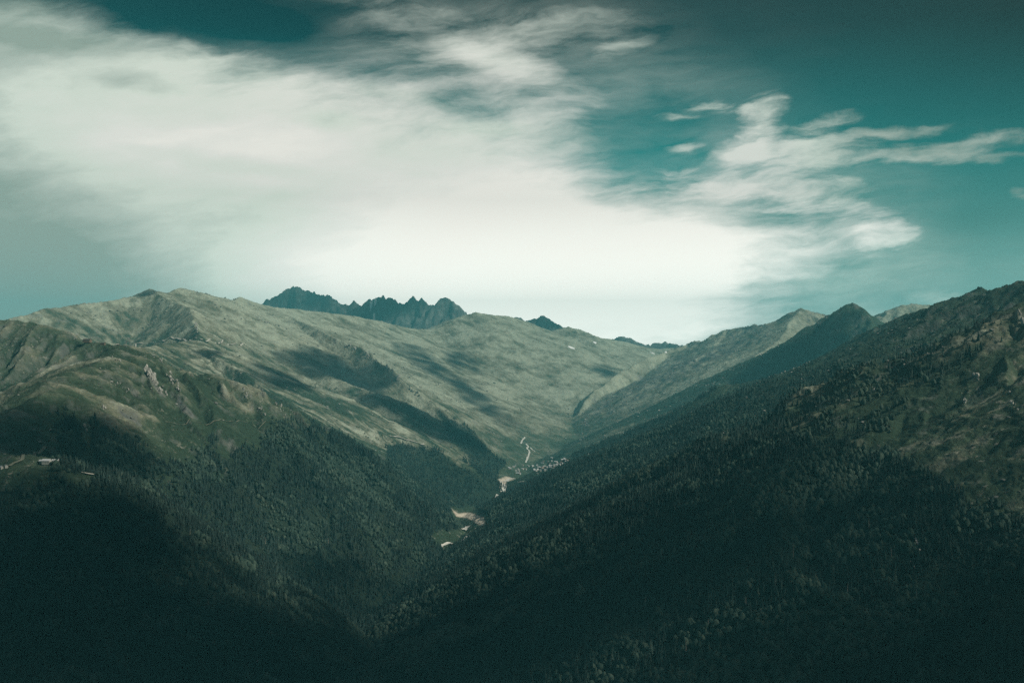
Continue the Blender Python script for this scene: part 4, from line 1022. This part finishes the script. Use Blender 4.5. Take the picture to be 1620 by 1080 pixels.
SHADE_CLOUDS = [
    (505, 575, 5600, 3600, 380, 620, 1, 0.3), (560, 600, 5600, 3600, 330, 420, 21, 0.3), (450, 600, 4600, 3500, 260, 380, 2, 0.0),
    (685, 668, 5400, 3600, 330, 420, 3, 0.0), (730, 690, 5400, 3600, 260, 300, 26, 0.0), (630, 635, 5600, 3600, 240, 260, 4, 0.0),
    (735, 610, 7000, 4600, 260, 800, 5, 0.6), (665, 568, 7600, 4600, 280, 800, 6, 0.5), (730, 572, 7600, 4600, 220, 600, 7, 0.5), (790, 655, 7000, 4600, 170, 600, 8, 0.6), (700, 590, 7600, 4600, 200, 700, 66, 0.6),
    (960, 585, 8400, 4900, 200, 420, 9, 0.0), (1240, 575, 6300, 4000, 220, 360, 24, 0.0),
    (325, 560, 4900, 3300, 90, 200, 25, 0.0),
    (470, 475, 12500, 5600, 420, 500, 51, 0.0), (600, 490, 12500, 5600, 380, 420, 52, 0.0), (860, 508, 12500, 5600, 400, 500, 54, 0.0),
    (590, 480, 12500, 5600, 900, 800, 50, 0.0),
    (-60, 960, 900, 2600, 700, 420, 31, 0.0), (160, 1010, 900, 2600, 620, 400, 32, 0.0), (330, 1040, 900, 2700, 520, 330, 33, 0.0), (110, 890, 900, 2700, 480, 330, 37, 0.0), (0, 1080, 700, 2500, 600, 400, 40, 0.0),  # added clouds from here: dim the foreground the way lens vignetting would
    (480, 1070, 700, 2600, 420, 240, 41, 0.0), (230, 920, 900, 2700, 460, 300, 42, 0.0), (60, 830, 900, 2700, 360, 220, 60, 0.0), (200, 1060, 700, 2600, 520, 300, 62, 0.0),
    (600, 1020, 1400, 2600, 520, 260, 46, 0.0), (560, 950, 1600, 2700, 420, 220, 47, 0.0), (700, 1000, 1400, 2700, 420, 260, 48, 0.0), (660, 1050, 900, 2600, 620, 300, 63, 0.0), (780, 1000, 900, 2600, 480, 300, 64, 0.0),
    (1540, 1010, 500, 2600, 260, 200, 34, 0.0), (1130, 1075, 500, 2600, 330, 130, 36, 0.0), (900, 1060, 500, 2600, 420, 200, 38, 0.0), (1400, 1078, 400, 2600, 260, 110, 44, 0.0), (1600, 1050, 400, 2600, 300, 200, 65, 0.0),
    (-60, 700, 1500, 2900, 360, 420, 39, 0.3), (60, 690, 2000, 2900, 260, 360, 45, 0.0), (150, 700, 2200, 2900, 240, 260, 55, 0.0), (1290, 545, 6200, 4000, 240, 420, 56, 0.0), (1215, 585, 5800, 4000, 160, 300, 57, 0.0), (235, 463, 6500, 4200, 70, 120, 58, 0.0)]  # clouds placed to darken the left slope, dark peak and summit knob
for (a_, b__, rm_, alt_, rx_, ry_, sd_, fl_) in SHADE_CLOUDS: shade_cloud(a_, b__, rm_, alt_, rx_, ry_, sd_, None, fl_, rm_ < 3000 or rm_ > 12000)
# ------------------------------------------------------------------ haze
zlo = float(HZ.min())-1.0; zhi = max(float(HZ.max()), 0.0)+70.0
print('HAZE', zlo, zhi)
S = 20600.0
hv = [(-S,-S,zlo),(S,-S,zlo),(S,S,zlo),(-S,S,zlo),(-S,-S,zhi),(S,-S,zhi),(S,S,zhi),(-S,S,zhi)]
hf = [(0,3,2,1),(4,5,6,7),(0,1,5,4),(1,2,6,5),(2,3,7,6),(3,0,4,7)]
hm = bpy.data.materials.new('haze'); hm.use_nodes = True; hm.node_tree.nodes.clear()
o_ = hm.node_tree.nodes.new('ShaderNodeOutputMaterial'); pv = hm.node_tree.nodes.new('ShaderNodeVolumePrincipled')
pv.inputs['Color'].default_value = (0.19, 0.80, 0.90, 1); pv.inputs['Density'].default_value = 4.7e-5
pv.inputs['Anisotropy'].default_value = 0.0
hm.node_tree.links.new(pv.outputs[0], o_.inputs['Volume'])
tag(link('haze', mesh_from('haze', hv, hf), hm), 'thin blue-green summer haze filling the valley', kind='stuff')
